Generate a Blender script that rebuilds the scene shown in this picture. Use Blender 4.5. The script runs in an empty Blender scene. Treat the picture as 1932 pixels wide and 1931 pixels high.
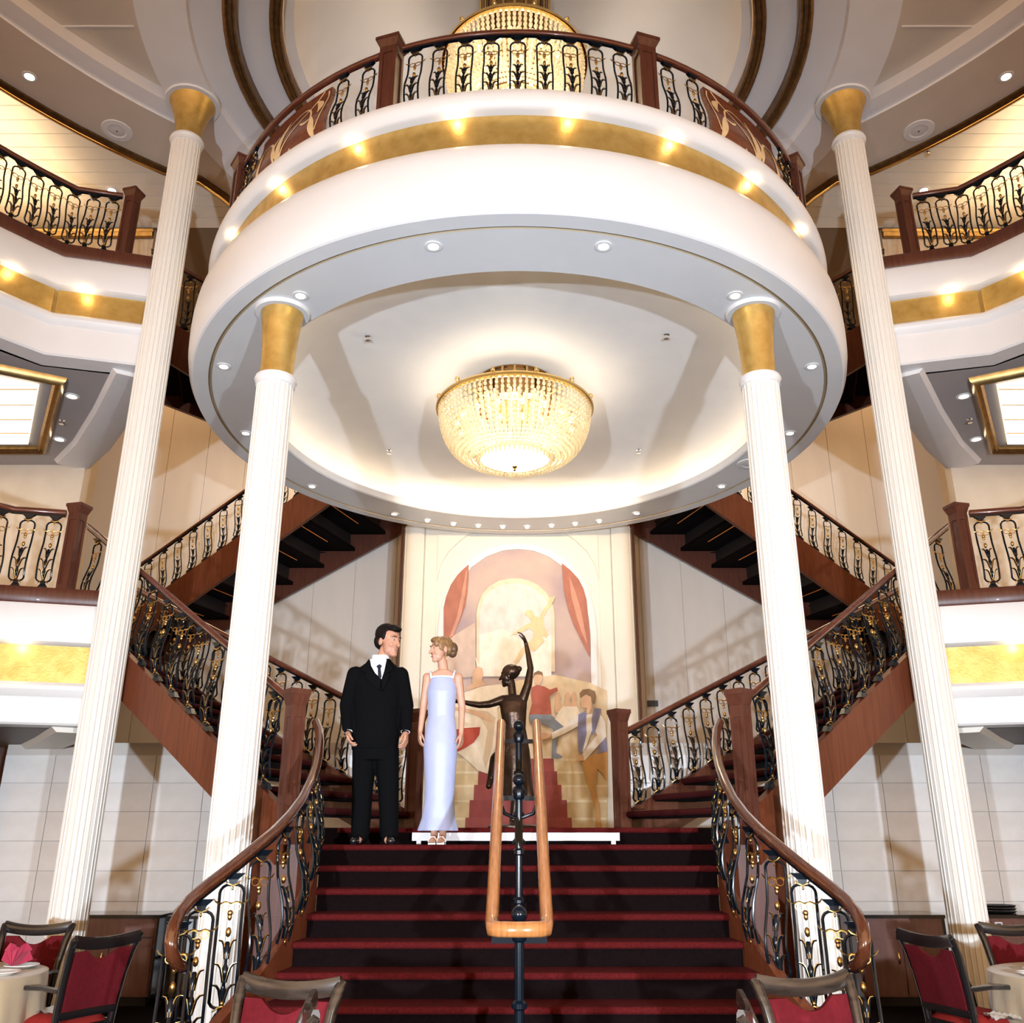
import bpy, bmesh, math, random
from mathutils import Vector, Matrix

random.seed(7)
C = bpy.context.scene.collection
PI = math.pi
sc = bpy.context.scene

# ------------------------------------------------------------------ camera
cam_d = bpy.data.cameras.new('camera')
cam = bpy.data.objects.new('camera', cam_d)
C.objects.link(cam)
cam.location = (0.0, 0.0, 1.63)
cam.rotation_euler = (math.radians(90 + 19.8), 0, 0)
cam_d.sensor_width = 36.0
cam_d.lens = 36.0 * 1720.0 / 1932.0
cam_d.shift_x = -11.0 / 1932.0
cam_d.clip_end = 200
sc.camera = cam

# ------------------------------------------------------------------ world, exposure, large lights
w = bpy.data.worlds.new('world')
sc.world = w
w.use_nodes = True
w.node_tree.nodes['Background'].inputs[0].default_value = (1.0, 0.60, 0.30, 1)
w.node_tree.nodes['Background'].inputs[1].default_value = 1.9
sc.view_settings.view_transform = 'Standard'
sc.view_settings.look = 'None'
sc.view_settings.exposure = -0.05
sc.view_settings.gamma = 1.0
sc.view_settings.use_curve_mapping = False
sc.cycles.use_adaptive_sampling = True
sc.cycles.adaptive_threshold = .06
sc.cycles.adaptive_min_samples = 12
sc.cycles.max_bounces = 5
sc.cycles.diffuse_bounces = 3
sc.cycles.glossy_bounces = 2
sc.cycles.transmission_bounces = 4
sc.cycles.transparent_max_bounces = 4
sc.cycles.sample_clamp_indirect = 6.0
sc.cycles.caustics_reflective = False
sc.cycles.caustics_refractive = False


def lamp(name, kind, loc, power, col, size=0.1, rot=(0, 0, 0), size_y=None, spot=None, blend=0.5):
    l = bpy.data.lights.new(name, kind)
    l.energy = power
    l.color = col
    if kind == 'AREA':
        l.size = size
        if size_y:
            l.shape = 'RECTANGLE'
            l.size_y = size_y
    else:
        l.shadow_soft_size = size
    if kind == 'SPOT':
        l.spot_size = spot
        l.spot_blend = blend
    o = bpy.data.objects.new(name, l)
    o.location = loc
    o.rotation_euler = rot
    C.objects.link(o)
    return o


FLASH = (0.72, 0.85, 1.0)
WARM = (1.0, 0.72, 0.42)
# the photographer's two studio flashes standing left and right of the camera
def aim(frm, to):
    return (Vector(to) - Vector(frm)).to_track_quat('-Z', 'Y').to_euler()


for fx, fz in ((-2.7, 1.5), (2.7, 1.7)):
    lamp('photo_flash', 'SPOT', (fx, -2.2, fz), 4500, FLASH, 0.10, aim((fx, -2.2, fz), (fx * .95, 9.5, 3.0)), spot=math.radians(86), blend=.8)
# tungsten light of the ceilings over the side decks
for sg in (-1, 1):
    lamp('gallery_light', 'AREA', (sg * 8.0, 10.2, 10.5), 70, WARM, 2.6, (PI, 0, 0), 3.0)
    lamp('gallery_light', 'AREA', (sg * 5.0, 14.6, 9.5), 120, WARM, 1.5, (0, 0, 0), 1.5)

# ------------------------------------------------------------------ mesh helpers
class MB:
    def __init__(s):
        s.v = []
        s.f = []

    def add(s, vs, fs):
        o = len(s.v)
        s.v += [tuple(p) for p in vs]
        s.f += [tuple(i + o for i in f) for f in fs]
        return s

    def box(s, x0, x1, y0, y1, z0, z1):
        vs = [(x, y, z) for z in (z0, z1) for y in (y0, y1) for x in (x0, x1)]
        return s.add(vs, [(0, 2, 3, 1), (4, 5, 7, 6), (0, 1, 5, 4), (2, 6, 7, 3), (0, 4, 6, 2), (1, 3, 7, 5)])

    def hexa(s, bottom, top):                       # two matching quads
        return s.add(list(bottom) + list(top), [(3, 2, 1, 0), (4, 5, 6, 7), (0, 1, 5, 4), (1, 2, 6, 5), (2, 3, 7, 6), (3, 0, 4, 7)])

    def taper(s, cx, cy, z0, hx0, hy0, z1, hx1, hy1):
        b = [(cx - hx0, cy - hy0, z0), (cx + hx0, cy - hy0, z0), (cx + hx0, cy + hy0, z0), (cx - hx0, cy + hy0, z0)]
        t = [(cx - hx1, cy - hy1, z1), (cx + hx1, cy - hy1, z1), (cx + hx1, cy + hy1, z1), (cx - hx1, cy + hy1, z1)]
        return s.hexa(b, t)

    def prism(s, poly, z0, z1):
        n = len(poly)
        vs = [(p[0], p[1], z0) for p in poly] + [(p[0], p[1], z1) for p in poly]
        fs = [tuple(range(n - 1, -1, -1)), tuple(range(n, 2 * n))]
        fs += [(i, (i + 1) % n, n + (i + 1) % n, n + i) for i in range(n)]
        return s.add(vs, fs)

    def slabxz(s, poly, y0, y1):                    # polygon in x,z extruded in y
        n = len(poly)
        vs = [(p[0], y0, p[1]) for p in poly] + [(p[0], y1, p[1]) for p in poly]
        fs = [tuple(range(n)), tuple(range(2 * n - 1, n - 1, -1))]
        fs += [((i + 1) % n, i, n + i, n + (i + 1) % n) for i in range(n)]
        return s.add(vs, fs)

    def tube(s, path, r, n=8, closed=False):
        P = [Vector(p) for p in path]
        m = len(P)
        R = r if isinstance(r, (list, tuple)) else [r] * m
        T = []
        for i in range(m):
            a = P[(i - 1) % m] if (closed or i > 0) else P[i]
            b = P[(i + 1) % m] if (closed or i < m - 1) else P[i]
            t = b - a
            T.append(t.normalized() if t.length > 1e-9 else Vector((0, 0, 1)))
        up = Vector((0, 0, 1)) if abs(T[0].z) < .9 else Vector((0, 1, 0))
        nrm = (up - T[0] * up.dot(T[0])).normalized()
        vs = []
        for i in range(m):
            nrm = (nrm - T[i] * nrm.dot(T[i]))
            nrm = nrm.normalized() if nrm.length > 1e-6 else T[i].orthogonal().normalized()
            bi = T[i].cross(nrm)
            for k in range(n):
                a = 2 * PI * k / n
                vs.append(P[i] + (nrm * math.cos(a) + bi * math.sin(a)) * R[i])
        fs = []
        for i in range(m if closed else m - 1):
            j = (i + 1) % m
            for k in range(n):
                fs.append((i * n + k, i * n + (k + 1) % n, j * n + (k + 1) % n, j * n + k))
        if not closed:
            fs.append(tuple(range(n - 1, -1, -1)))
            fs.append(tuple((m - 1) * n + k for k in range(n)))
        return s.add(vs, fs)

    def sweep(s, path, prof, closed=False, closed_prof=True):
        """profile (side, up) carried along a path; side points right of travel"""
        P = [Vector(p) for p in path]
        m, q = len(P), len(prof)
        vs = []
        for i in range(m):
            a = P[(i - 1) % m] if (closed or i > 0) else None
            b = P[(i + 1) % m] if (closed or i < m - 1) else None
            d0 = (P[i] - a) if a is not None else (b - P[i])
            d1 = (b - P[i]) if b is not None else d0
            d0 = Vector((d0.x, d0.y)).normalized()
            d1 = Vector((d1.x, d1.y)).normalized()
            n0 = Vector((d0.y, -d0.x))
            n1 = Vector((d1.y, -d1.x))
            n = (n0 + n1).normalized()
            k = 1.0 / max(.4, n.dot(n0))
            for (u, ww) in prof:
                vs.append((P[i].x + n.x * u * k, P[i].y + n.y * u * k, P[i].z + ww))
        fs = []
        for i in range(m if closed else m - 1):
            j = (i + 1) % m
            for k in range(q if closed_prof else q - 1):
                l = (k + 1) % q
                fs.append((i * q + k, i * q + l, j * q + l, j * q + k))
        if closed_prof and not closed:
            fs.append(tuple(range(q - 1, -1, -1)))
            fs.append(tuple((m - 1) * q + k for k in range(q)))
        return s.add(vs, fs)

    def lathe(s, prof, n=24, cx=0, cy=0, caps=False):
        return s.oval([(r, r, z) for r, z in prof], n, cx, cy, caps)

    def oval(s, prof, n=96, cx=0, cy=0, caps=False, loop=False):
        m = len(prof)
        vs = [(cx + a * math.cos(2 * PI * k / n), cy + b * math.sin(2 * PI * k / n), z) for a, b, z in prof for k in range(n)]
        fs = []
        for i in range(m if loop else m - 1):
            j = (i + 1) % m
            for k in range(n):
                fs.append((i * n + k, i * n + (k + 1) % n, j * n + (k + 1) % n, j * n + k))
        if caps:
            fs.append(tuple(range(n - 1, -1, -1)))
            fs.append(tuple((m - 1) * n + k for k in range(n)))
        return s.add(vs, fs)

    def ball(s, c, r, n=10, rx=1, ry=1, rz=1):
        m = max(4, n // 2)
        vs = [(c[0], c[1], c[2] - r * rz)]
        for i in range(1, m):
            a = -PI / 2 + PI * i / m
            for k in range(n):
                b = 2 * PI * k / n
                vs.append((c[0] + r * rx * math.cos(a) * math.cos(b), c[1] + r * ry * math.cos(a) * math.sin(b), c[2] + r * rz * math.sin(a)))
        vs.append((c[0], c[1], c[2] + r * rz))
        fs = [(0, 1 + (k + 1) % n, 1 + k) for k in range(n)]
        for i in range(m - 2):
            o = 1 + i * n
            for k in range(n):
                fs.append((o + k, o + (k + 1) % n, o + n + (k + 1) % n, o + n + k))
        o = 1 + (m - 2) * n
        t = len(vs) - 1
        fs += [(o + k, o + (k + 1) % n, t) for k in range(n)]
        return s.add(vs, fs)

    def mirror(s):
        r = MB()
        r.v = [(-x, y, z) for x, y, z in s.v]
        r.f = [tuple(reversed(f)) for f in s.f]
        return r

    def mesh(s, name, mat, smooth=35):
        me = bpy.data.meshes.new(name)
        me.from_pydata(s.v, [], s.f)
        bm = bmesh.new()
        bm.from_mesh(me)
        bmesh.ops.recalc_face_normals(bm, faces=bm.faces)
        bm.to_mesh(me)
        bm.free()
        if smooth:
            me.shade_smooth()
            me.set_sharp_from_angle(angle=math.radians(smooth))
        me.materials.append(mat)
        return me


def sided(mb, sg):
    return mb if sg > 0 else mb.mirror()


def base_of(p):                                   # parts are built in world coordinates: only a thing's own offset counts
    return p.location.copy() if p.parent is None else Vector((0, 0, 0))


def part(name, mb, mat, parent=None, smooth=35, label=None, local=False, kind=None):
    me = mb.mesh(name, mat, smooth) if isinstance(mb, MB) else mb
    o = bpy.data.objects.new(name, me)
    C.objects.link(o)
    if parent is not None:
        o.parent = parent
        if not local:
            o.matrix_parent_inverse = Matrix.Translation(-base_of(parent))
    if label:
        o['label'] = label
    if kind:
        o['kind'] = kind
    return o


def thing(name, label, cat, loc=(0, 0, 0), rz=0, group=None):
    o = bpy.data.objects.new(name, None)
    o.empty_display_size = .1
    o.location = loc
    o.rotation_euler = (0, 0, rz)
    C.objects.link(o)
    o['label'] = label
    o['category'] = cat
    if group:
        o['group'] = group
    return o


def tag(o, label, cat, group=None):
    o['label'] = label
    o['category'] = cat
    if group:
        o['group'] = group
    return o


def struct(name, mb, mat, label=None, smooth=35):
    o = part(name, mb, mat, None, smooth)
    o['kind'] = 'structure'
    if label:
        o['label'] = label
    return o


def struct_empty(name, loc=(0, 0, 0)):
    o = bpy.data.objects.new(name, None)
    o.location = loc
    C.objects.link(o)
    o['kind'] = 'structure'
    return o


def dup(root, loc, rz=None, label=None, parent=None):
    r = root.copy()
    C.objects.link(r)
    r.location = loc
    if rz is not None:
        r.rotation_euler = (0, 0, rz)
    if label:
        r['label'] = label
    if parent is not None:
        r.parent = parent
    for ch in list(root.children):
        c = ch.copy()
        C.objects.link(c)
        c.parent = r
        for g in list(ch.children):
            d = g.copy()
            C.objects.link(d)
            d.parent = c
    return r


def side(sg):
    return 'left' if sg < 0 else 'right'


# ------------------------------------------------------------------ materials
def new_mat(name):
    m = bpy.data.materials.new(name)
    m.use_nodes = True
    return m, m.node_tree.nodes, m.node_tree.links, m.node_tree.nodes['Principled BSDF']


def mat(name, col, rough=.5, metal=0, vary=0.0, scale=6, stretch=(1, 1, 1), col2=None, bump=0, bscale=60, spec=.5, coat=0, sheen=0, emit=None, estr=0, trans=0):
    m, N, L, B = new_mat(name)
    B.inputs['Base Color'].default_value = (*col, 1)
    B.inputs['Roughness'].default_value = rough
    B.inputs['Metallic'].default_value = metal
    B.inputs['Specular IOR Level'].default_value = spec
    B.inputs['Coat Weight'].default_value = coat
    B.inputs['Sheen Weight'].default_value = sheen
    B.inputs['Transmission Weight'].default_value = trans
    if emit:
        B.inputs['Emission Color'].default_value = (*emit, 1)
        B.inputs['Emission Strength'].default_value = estr
    if vary or col2 or bump:
        tc = N.new('ShaderNodeTexCoord')
        mp = N.new('ShaderNodeMapping')
        mp.inputs['Scale'].default_value = stretch
        L.new(tc.outputs['Object'], mp.inputs['Vector'])
    if vary or col2:
        no = N.new('ShaderNodeTexNoise')
        no.inputs['Scale'].default_value = scale
        no.inputs['Detail'].default_value = 5
        L.new(mp.outputs[0], no.inputs['Vector'])
        cr = N.new('ShaderNodeValToRGB')
        a = col
        b = col2 if col2 else tuple(min(1, c * (1 + vary)) for c in col)
        if not col2:
            a = tuple(c * (1 - vary) for c in col)
        cr.color_ramp.elements[0].position = .3
        cr.color_ramp.elements[1].position = .7
        cr.color_ramp.elements[0].color = (*a, 1)
        cr.color_ramp.elements[1].color = (*b, 1)
        L.new(no.outputs['Fac'], cr.inputs['Fac'])
        L.new(cr.outputs['Color'], B.inputs['Base Color'])
    if bump:
        n2 = N.new('ShaderNodeTexNoise')
        n2.inputs['Scale'].default_value = bscale
        n2.inputs['Detail'].default_value = 4
        L.new(mp.outputs[0], n2.inputs['Vector'])
        bp = N.new('ShaderNodeBump')
        bp.inputs['Strength'].default_value = bump
        bp.inputs['Distance'].default_value = .01
        L.new(n2.outputs['Fac'], bp.inputs['Height'])
        L.new(bp.outputs[0], B.inputs['Normal'])
    return m


def glow(name, col, strength, sampled=False):
    m, N, L, B = new_mat(name)
    if not sampled:                       # tiny lenses and bulbs: their light comes from the lamps beside them
        m.cycles.emission_sampling = 'NONE'
    B.inputs['Base Color'].default_value = (*col, 1)
    B.inputs['Emission Color'].default_value = (*col, 1)
    B.inputs['Emission Strength'].default_value = strength
    return m


M = {}
M['white'] = mat('white_paint', (.77, .755, .745), .42, vary=.015, scale=3)
M['cream'] = mat('cream_paint', (.80, .74, .64), .45, vary=.02, scale=3)
M['ceiling'] = mat('ceiling_paint', (.84, .81, .80), .6, vary=.02, scale=2)
M['ceiling_grey'] = mat('ceiling_panel', (.68, .59, .49), .6, vary=.03, scale=2)  # beige panels, their tan deepened by warm light put into the colour
M['soffit_grey'] = mat('soffit_grey', (.40, .37, .36), .6, vary=.03, scale=2)
M['plank'] = mat('plank_white', (.82, .76, .66), .45, vary=.02, scale=3)
M['gold_leaf'] = mat('gold_leaf', (.52, .33, .085), .42, .7, scale=9, col2=(.66, .45, .145), bump=.15, bscale=40)
M['gold'] = mat('polished_gold', (.85, .58, .22), .16, 1.0)
M['brass'] = mat('antique_brass', (.42, .27, .10), .3, .9, vary=.2, scale=12)
M['dark_gold'] = mat('dark_gilt', (.16, .085, .03), .3, .6, vary=.3, scale=14)
M['wood'] = mat('mahogany', (.072, .021, .012), .36, scale=5, stretch=(7, 7, .7), col2=(.110, .034, .019), spec=.35, coat=.08)
M['wood_h'] = mat('mahogany_rail', (.085, .02, .011), .2, scale=6, stretch=(1, 1, 6), col2=(.14, .038, .02), coat=.6)
M['wood_light'] = mat('cherry_veneer', (.105, .026, .010), .42, scale=4, stretch=(9, 9, .6), col2=(.155, .043, .017), spec=.3)
M['wood_orange'] = mat('oak_rail', (.34, .125, .035), .24, scale=8, stretch=(8, 1, 1), col2=(.47, .19, .06), coat=.6)
M['wood_rail'] = mat('polished_rail', (.060, .016, .007), .16, scale=6, stretch=(6, 1, 1), col2=(.10, .030, .012), coat=.9)
M['inlay'] = mat('inlay_veneer', (.72, .50, .26), .35, scale=18, col2=(.85, .64, .36))
M['iron'] = mat('black_iron', (.003, .006, .010), .2, .0, spec=.28)
M['gilt'] = mat('gilt_ornament', (.58, .37, .12), .3, 1.0, vary=.15, scale=30)
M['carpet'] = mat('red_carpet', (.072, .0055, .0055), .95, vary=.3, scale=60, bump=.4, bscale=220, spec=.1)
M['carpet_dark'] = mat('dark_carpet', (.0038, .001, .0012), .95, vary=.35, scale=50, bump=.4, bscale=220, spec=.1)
M['carpet_dull'] = mat('dull_red_carpet', (.045, .006, .006), .95, vary=.3, scale=60, spec=.1)  # darker red than the main stairs, for the nosings of the side flights
M['marble'] = mat('marble_tile', (.70, .66, .62), .18, scale=2.5, col2=(.80, .77, .74), stretch=(1, 1, 1.6), coat=.2)
M['grout'] = mat('grout', (.55, .50, .45), .8)
M['plank_gap'] = mat('plank_gap', (.22, .15, .09), .8)
M['groove'] = mat('gilt_line', (.55, .42, .26), .4, .2)
M['wall_tan'] = mat('wall_vinyl', (.66, .56, .44), .55, vary=.05, scale=3)
M['wall_panel'] = mat('wall_panel', (.74, .68, .62), .3, vary=.03, scale=2, stretch=(2, 2, .4))
M['brown_ceil'] = mat('brown_soffit', (.10, .055, .035), .5)
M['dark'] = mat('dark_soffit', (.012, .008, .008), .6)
M['black_lacquer'] = mat('black_lacquer', (.012, .010, .010), .22, coat=.5)
M['grey_lacquer'] = mat('ebonised_wood', (.022, .015, .011), .22, scale=7, stretch=(1, 1, 6), col2=(.05, .035, .026), coat=.35)
M['burgundy'] = mat('burgundy_upholstery', (.115, .008, .012), .85, vary=.12, scale=40, bump=.2, bscale=180, spec=.12)
M['seat_red'] = mat('red_seat_fabric', (.30, .022, .018), .85, vary=.1, scale=40, spec=.12)
M['cloth'] = mat('champagne_tablecloth', (.48, .37, .23), .6, vary=.06, scale=8, sheen=.3)
M['linen'] = mat('white_linen', (.78, .76, .72), .7)
M['napkin'] = mat('crimson_napkin', (.36, .012, .05), .7, sheen=.3)
M['china'] = mat('white_china', (.82, .82, .80), .15, coat=.4)
M['glass'] = mat('clear_glass', (.95, .96, .97), .03, trans=1.0)
M['cabinet'] = mat('cabinet_mahogany', (.13, .055, .042), .35, scale=5, stretch=(5, 5, .7), col2=(.18, .08, .062), coat=.2)
M['suit'] = mat('black_wool_suit', (.0032, .0034, .004), .9, bump=.1, bscale=300, spec=.05)
M['suit_lapel'] = mat('satin_lapel', (.003, .003, .0036), .8, spec=.05)
M['hair_bun'] = mat('shaded_blonde', (.16, .08, .035), .45, scale=30, stretch=(1, 3, 3), col2=(.045, .022, .012))  # the blonde of the hair with the bun's shade put into the colour
M['shirt'] = mat('white_shirt', (.82, .84, .88), .7)
M['tie'] = mat('dark_silk_tie', (.012, .014, .03), .4)
M['skin'] = mat('skin', (.56, .30, .20), .5, vary=.06, scale=20)
M['skin_man'] = mat('skin_tanned', (.50, .25, .16), .5, vary=.07, scale=20)
M['hair_dark'] = mat('dark_hair', (.006, .004, .004), .6, spec=.15, vary=.3, scale=60, stretch=(1, 1, 4))
M['hair_blonde'] = mat('blonde_hair', (.34, .19, .07), .45, scale=36, stretch=(3, 3, 1), col2=(.13, .065, .03))
M['dress'] = mat('lavender_satin', (.38, .42, .63), .45, vary=.03, scale=14, sheen=.3)
M['dress_trim'] = mat('pale_satin', (.72, .76, .88), .4)
M['shoe'] = mat('black_patent', (.008, .008, .01), .12, coat=.8)
M['sandal'] = mat('white_sandal', (.75, .70, .64), .4)
M['bronze'] = mat('dark_bronze', (.030, .016, .010), .32, .7, scale=9, col2=(.075, .042, .026), bump=.3, bscale=25)
M['chrome'] = mat('chrome', (.8, .8, .8), .12, 1.0)
M['speaker'] = mat('speaker_grille', (.70, .68, .66), .5)
M['lamp_warm'] = glow('lamp_warm', (1.0, .84, .62), 14)
M['lamp_cove_ceiling'] = glow('lamp_cove_ceiling', (1.0, .80, .52), 1.7, True)
M['lamp_soft'] = glow('lamp_soft', (1.0, .88, .70), 2.5)
M['lamp_cove'] = glow('lamp_cove', (1.0, .80, .52), 6, True)
M['lamp_panel'] = glow('lamp_panel', (1.0, .87, .66), 2.2, True)
M['bulb'] = glow('bulb', (1.0, .84, .58), 16)
M['orange_strip'] = mat('orange_metal', (.75, .25, .05), .25, 1.0)  # orange metal for the thin lines on the underside of the steps
M['ink'] = mat('black_plate', (.03, .03, .03), .4)
M['sconce_blue'] = mat('blue_panel', (.06, .10, .28), .3)


def crystal_mat():
    m, N, L, B = new_mat('crystal')
    N.remove(B)
    out = N['Material Output']
    tr = N.new('ShaderNodeBsdfTranslucent')
    tr.inputs[0].default_value = (1.0, .93, .78, 1)
    gl = N.new('ShaderNodeBsdfGlossy')
    gl.inputs['Color'].default_value = (1, .93, .8, 1)
    gl.inputs['Roughness'].default_value = .12
    tp = N.new('ShaderNodeBsdfTransparent')
    tp.inputs[0].default_value = (1, .96, .88, 1)
    m1 = N.new('ShaderNodeMixShader')
    m1.inputs[0].default_value = .2
    m2 = N.new('ShaderNodeMixShader')
    m2.inputs[0].default_value = .12
    L.new(tr.outputs[0], m1.inputs[1])
    L.new(gl.outputs[0], m1.inputs[2])
    L.new(m1.outputs[0], m2.inputs[1])
    L.new(tp.outputs[0], m2.inputs[2])
    L.new(m2.outputs[0], out.inputs['Surface'])
    return m


M['crystal'] = crystal_mat()

# ================================================================== STRUCTURE
Z2, Z3, ZC, ZP = 4.0, 8.15, 10.59, 10.95      # second deck, third deck, main ceiling, plank ceiling
LAND0, LAND1 = 1.59, 1.73                     # top tread, upper landing
DC = 10.93                                    # centre of the round balcony
EA, EB = 4.05, 4.42

struct('floor', MB().box(-14, 14, -9, 17.5, -.2, 0), M['carpet_dark'], 'dark red carpeted dining room floor')

# back wall with upright panels
wb = struct('wall_back', MB().box(-12, 12, 17.3, 17.5, 0, 12), M['grout'], 'tall pale panelled wall behind the staircases')
pw = MB().box(0, .79, 17.285, 17.3, 1.0, 11.2).mesh('wall_panel', M['wall_panel'])
for i in range(-10, 10):
    o = part('wall_panel', pw, None, wb)
    o.location = (i * .8 + .01, 0, 0)

# marble tile walls under the side decks, one tile an object
tile_me = MB().box(-.2975, .2975, -.015, .015, -.1585, .1585).mesh('tile', M['marble'], 0)
bm = bmesh.new(); bm.from_mesh(tile_me)
bmesh.ops.bevel(bm, geom=[e for e in bm.edges if all(v.co.y < 0 for v in e.verts)], offset=.003, segments=1, affect='EDGES')
bm.to_mesh(tile_me); bm.free()
for sg in (-1, 1):
    wl = struct('wall_' + side(sg), sided(MB().box(1.3, 6.1, 11.22, 11.4, 0, 2.72), sg), M['grout'], 'marble tiled wall under the %s deck' % side(sg))
    for r in range(8):
        for c in range(8):
            o = part('tile', tile_me, None, wl)
            o.location = (sg * (1.6 + .6 * c), 11.215 + .002 * ((r * 7 + c * 3) % 3), .165 + .322 * r)
    # side return and wall of the second and third decks
    struct('wall_deck_' + side(sg), sided(MB().box(6.30, 12, 12.27, 12.45, 3.9, 6.9).box(8.6, 8.75, 12.45, 17.3, 2.7, 11)
           .box(5.9, 12, 12.4, 12.58, 8.1, 11.0), sg), M['wall_tan'], 'tan wall at the back of the %s decks' % side(sg))
    struct('trim_' + ('1' if sg < 0 else '2'), sided(MB().sweep([(5.9, 12.38, 10.78), (12, 12.38, 10.78)],
           [(0, 0), (.05, .02), (.07, .08), (.03, .12), (.05, .16), (0, .17)]), sg), M['brass'], 'gilt cornice at the top of the %s third deck wall' % side(sg))
    struct('trim_' + ('3' if sg < 0 else '4'), sided(MB().box(2.035, 2.075, 15.42, 15.5, 1.73, 6.9), sg), M['wood'],
           'thin mahogany strip at the %s edge of the mural wall' % side(sg))

# mural bay
bay = struct('wall_mural', MB().box(-2.03, 2.03, 15.5, 17.3, 0, 6.9), M['cream'], 'cream wall bay that carries the mural')

# ------------------------------------------------------------------ ceiling
def arc(cx, cy, r, a0, a1, n):
    return [(cx + r * math.cos(math.radians(a0 + (a1 - a0) * i / n)), cy + r * math.sin(math.radians(a0 + (a1 - a0) * i / n))) for i in range(n + 1)]

outer_r = arc(0, 4.3, 8.04, -60, 51.2, 40) + [(4.6, 10.75), (4.37, 11.1), (3.6, 12.7), (1.8, 13.2), (0, 13.2)]
def strip(mb, A, B, z0, z1=None):
    z1 = z0 if z1 is None else z1
    n = len(A)
    mb.add([(p[0], p[1], z0) for p in A] + [(p[0], p[1], z1) for p in B], [(i, i + 1, n + i + 1, n + i) for i in range(n - 1)])
    return mb
inner_r = [(0 + 7.03 * math.cos(math.atan2(y - 4.3, x)), 4.3 + 7.03 * math.sin(math.atan2(y - 4.3, x))) for x, y in outer_r]
mid_r = [(x * 6.77 / 7.03, 4.3 + (y - 4.3) * 6.77 / 7.03) for x, y in inner_r]
ce = struct_empty('ceiling', (0, 8.85, ZC))
for sg in (-1, 1):
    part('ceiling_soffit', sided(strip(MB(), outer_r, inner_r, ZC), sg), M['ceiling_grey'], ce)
    part('ceiling_moulding', sided(strip(strip(strip(MB(), inner_r, inner_r, ZC, ZC + .03), inner_r, mid_r, ZC + .03, ZC + .05), mid_r, mid_r, ZC + .05, ZC + .3), sg), M['ceiling'], ce)
    part('gilt_rim', sided(MB().sweep([(x, y, ZC) for x, y in outer_r], [(-.10, 0), (-.10, -.03), (-.03, -.05), (0, -.02), (.05, -.04), (.09, 0), (.09, .10), (.05, .14), (.02, .14), (.02, .0)]), sg), M['dark_gold'], ce)
    part('gilt_bead', sided(MB().tube([(x, y, ZC - .045) for x, y in outer_r], .022, 8), sg), M['gold'], ce)
    part('cove_lamp', sided(MB().sweep([(x, y, ZC + .06) for x, y in outer_r[20:]], [(-.20, 0), (-.12, 0), (-.12, .03), (-.20, .03)]), sg), M['lamp_cove_ceiling'], ce)
    # recessed panels between rim and dome
    A = arc(0, 8.85, 4.5, -130, 20, 30)
    B = []
    for x, y in A:
        a = math.atan2(y - 8.85, x)
        t = 4.5
        while t < 12 and math.hypot(t * math.cos(a), 8.85 + t * math.sin(a) - 4.3) < 6.8:
            t += .05
        B.append((t * math.cos(a), 8.85 + t * math.sin(a)))
    for k in range(0, 30, 5):
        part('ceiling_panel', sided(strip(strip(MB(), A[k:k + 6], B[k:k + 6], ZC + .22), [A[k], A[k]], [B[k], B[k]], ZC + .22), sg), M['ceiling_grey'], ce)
    part('ceiling_panel_joint', sided(MB().box(4.6, 6.4, 8.30, 8.315, ZC + .205, ZC + .22).box(4.6, 6.4, 7.2, 7.215, ZC + .205, ZC + .22), sg), M['ceiling'], ce)
D0 = (0, 8.85)
part('dome_flange', MB().lathe([(4.5, ZC + .24), (4.5, ZC - .012), (3.92, ZC - .012), (3.90, ZC + .05)], 96, *D0), M['ceiling'], ce)
part('dome_step', MB().lathe([(3.90, ZC + .05), (3.54, ZC + .06)], 96, *D0), M['ceiling'], ce)
part('dome_ring', MB().lathe([(3.54, ZC + .06), (3.53, ZC - .0), (3.50, ZC - .02), (3.47, ZC + .02), (3.43, ZC + .02), (3.41, ZC + .0), (3.39, ZC + .02), (3.38, ZC + .16)], 96, *D0), M['dark_gold'], ce)
part('dome_step', MB().lathe([(3.38, ZC + .14), (3.02, ZC + .15)], 96, *D0), M['ceiling'], ce)
part('dome_ring', MB().lathe([(3.02, ZC + .15), (3.01, ZC + .09), (2.98, ZC + .07), (2.95, ZC + .11), (2.91, ZC + .11), (2.89, ZC + .09), (2.87, ZC + .11), (2.86, ZC + .30)], 96, *D0), M['dark_gold'], ce)
part('dome', MB().lathe([(2.86, ZC + .22)] + [(2.74 * math.cos(a * PI / 24), ZC + .26 + 1.15 * math.sin(a * PI / 24)) for a in range(12)] + [(.02, ZC + 1.41)], 96, *D0), M['ceiling'], ce)

# plank ceiling over the third deck, one plank an object
for sg in (-1, 1):
    pc = struct_empty('ceiling_plank_' + side(sg), (sg * 8, 11, ZP))
    pm = MB().box(-4.6, 4.6, -.1245, .1245, 0, .03).mesh('plank', M['plank'], 0)
    for i in range(22):
        o = part('plank', pm, None, pc)
        o.location = (sg * 7.7, 6.7 + .262 * i, ZP + .0005 * (i % 2))
    part('backing_board', sided(MB().box(3.1, 12.3, 6.5, 12.6, ZP + .035, ZP + .08).box(2.2, 6.6, 12.3, 17.4, ZP + .02, ZP + .08), sg), M['plank_gap'], pc)

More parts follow.
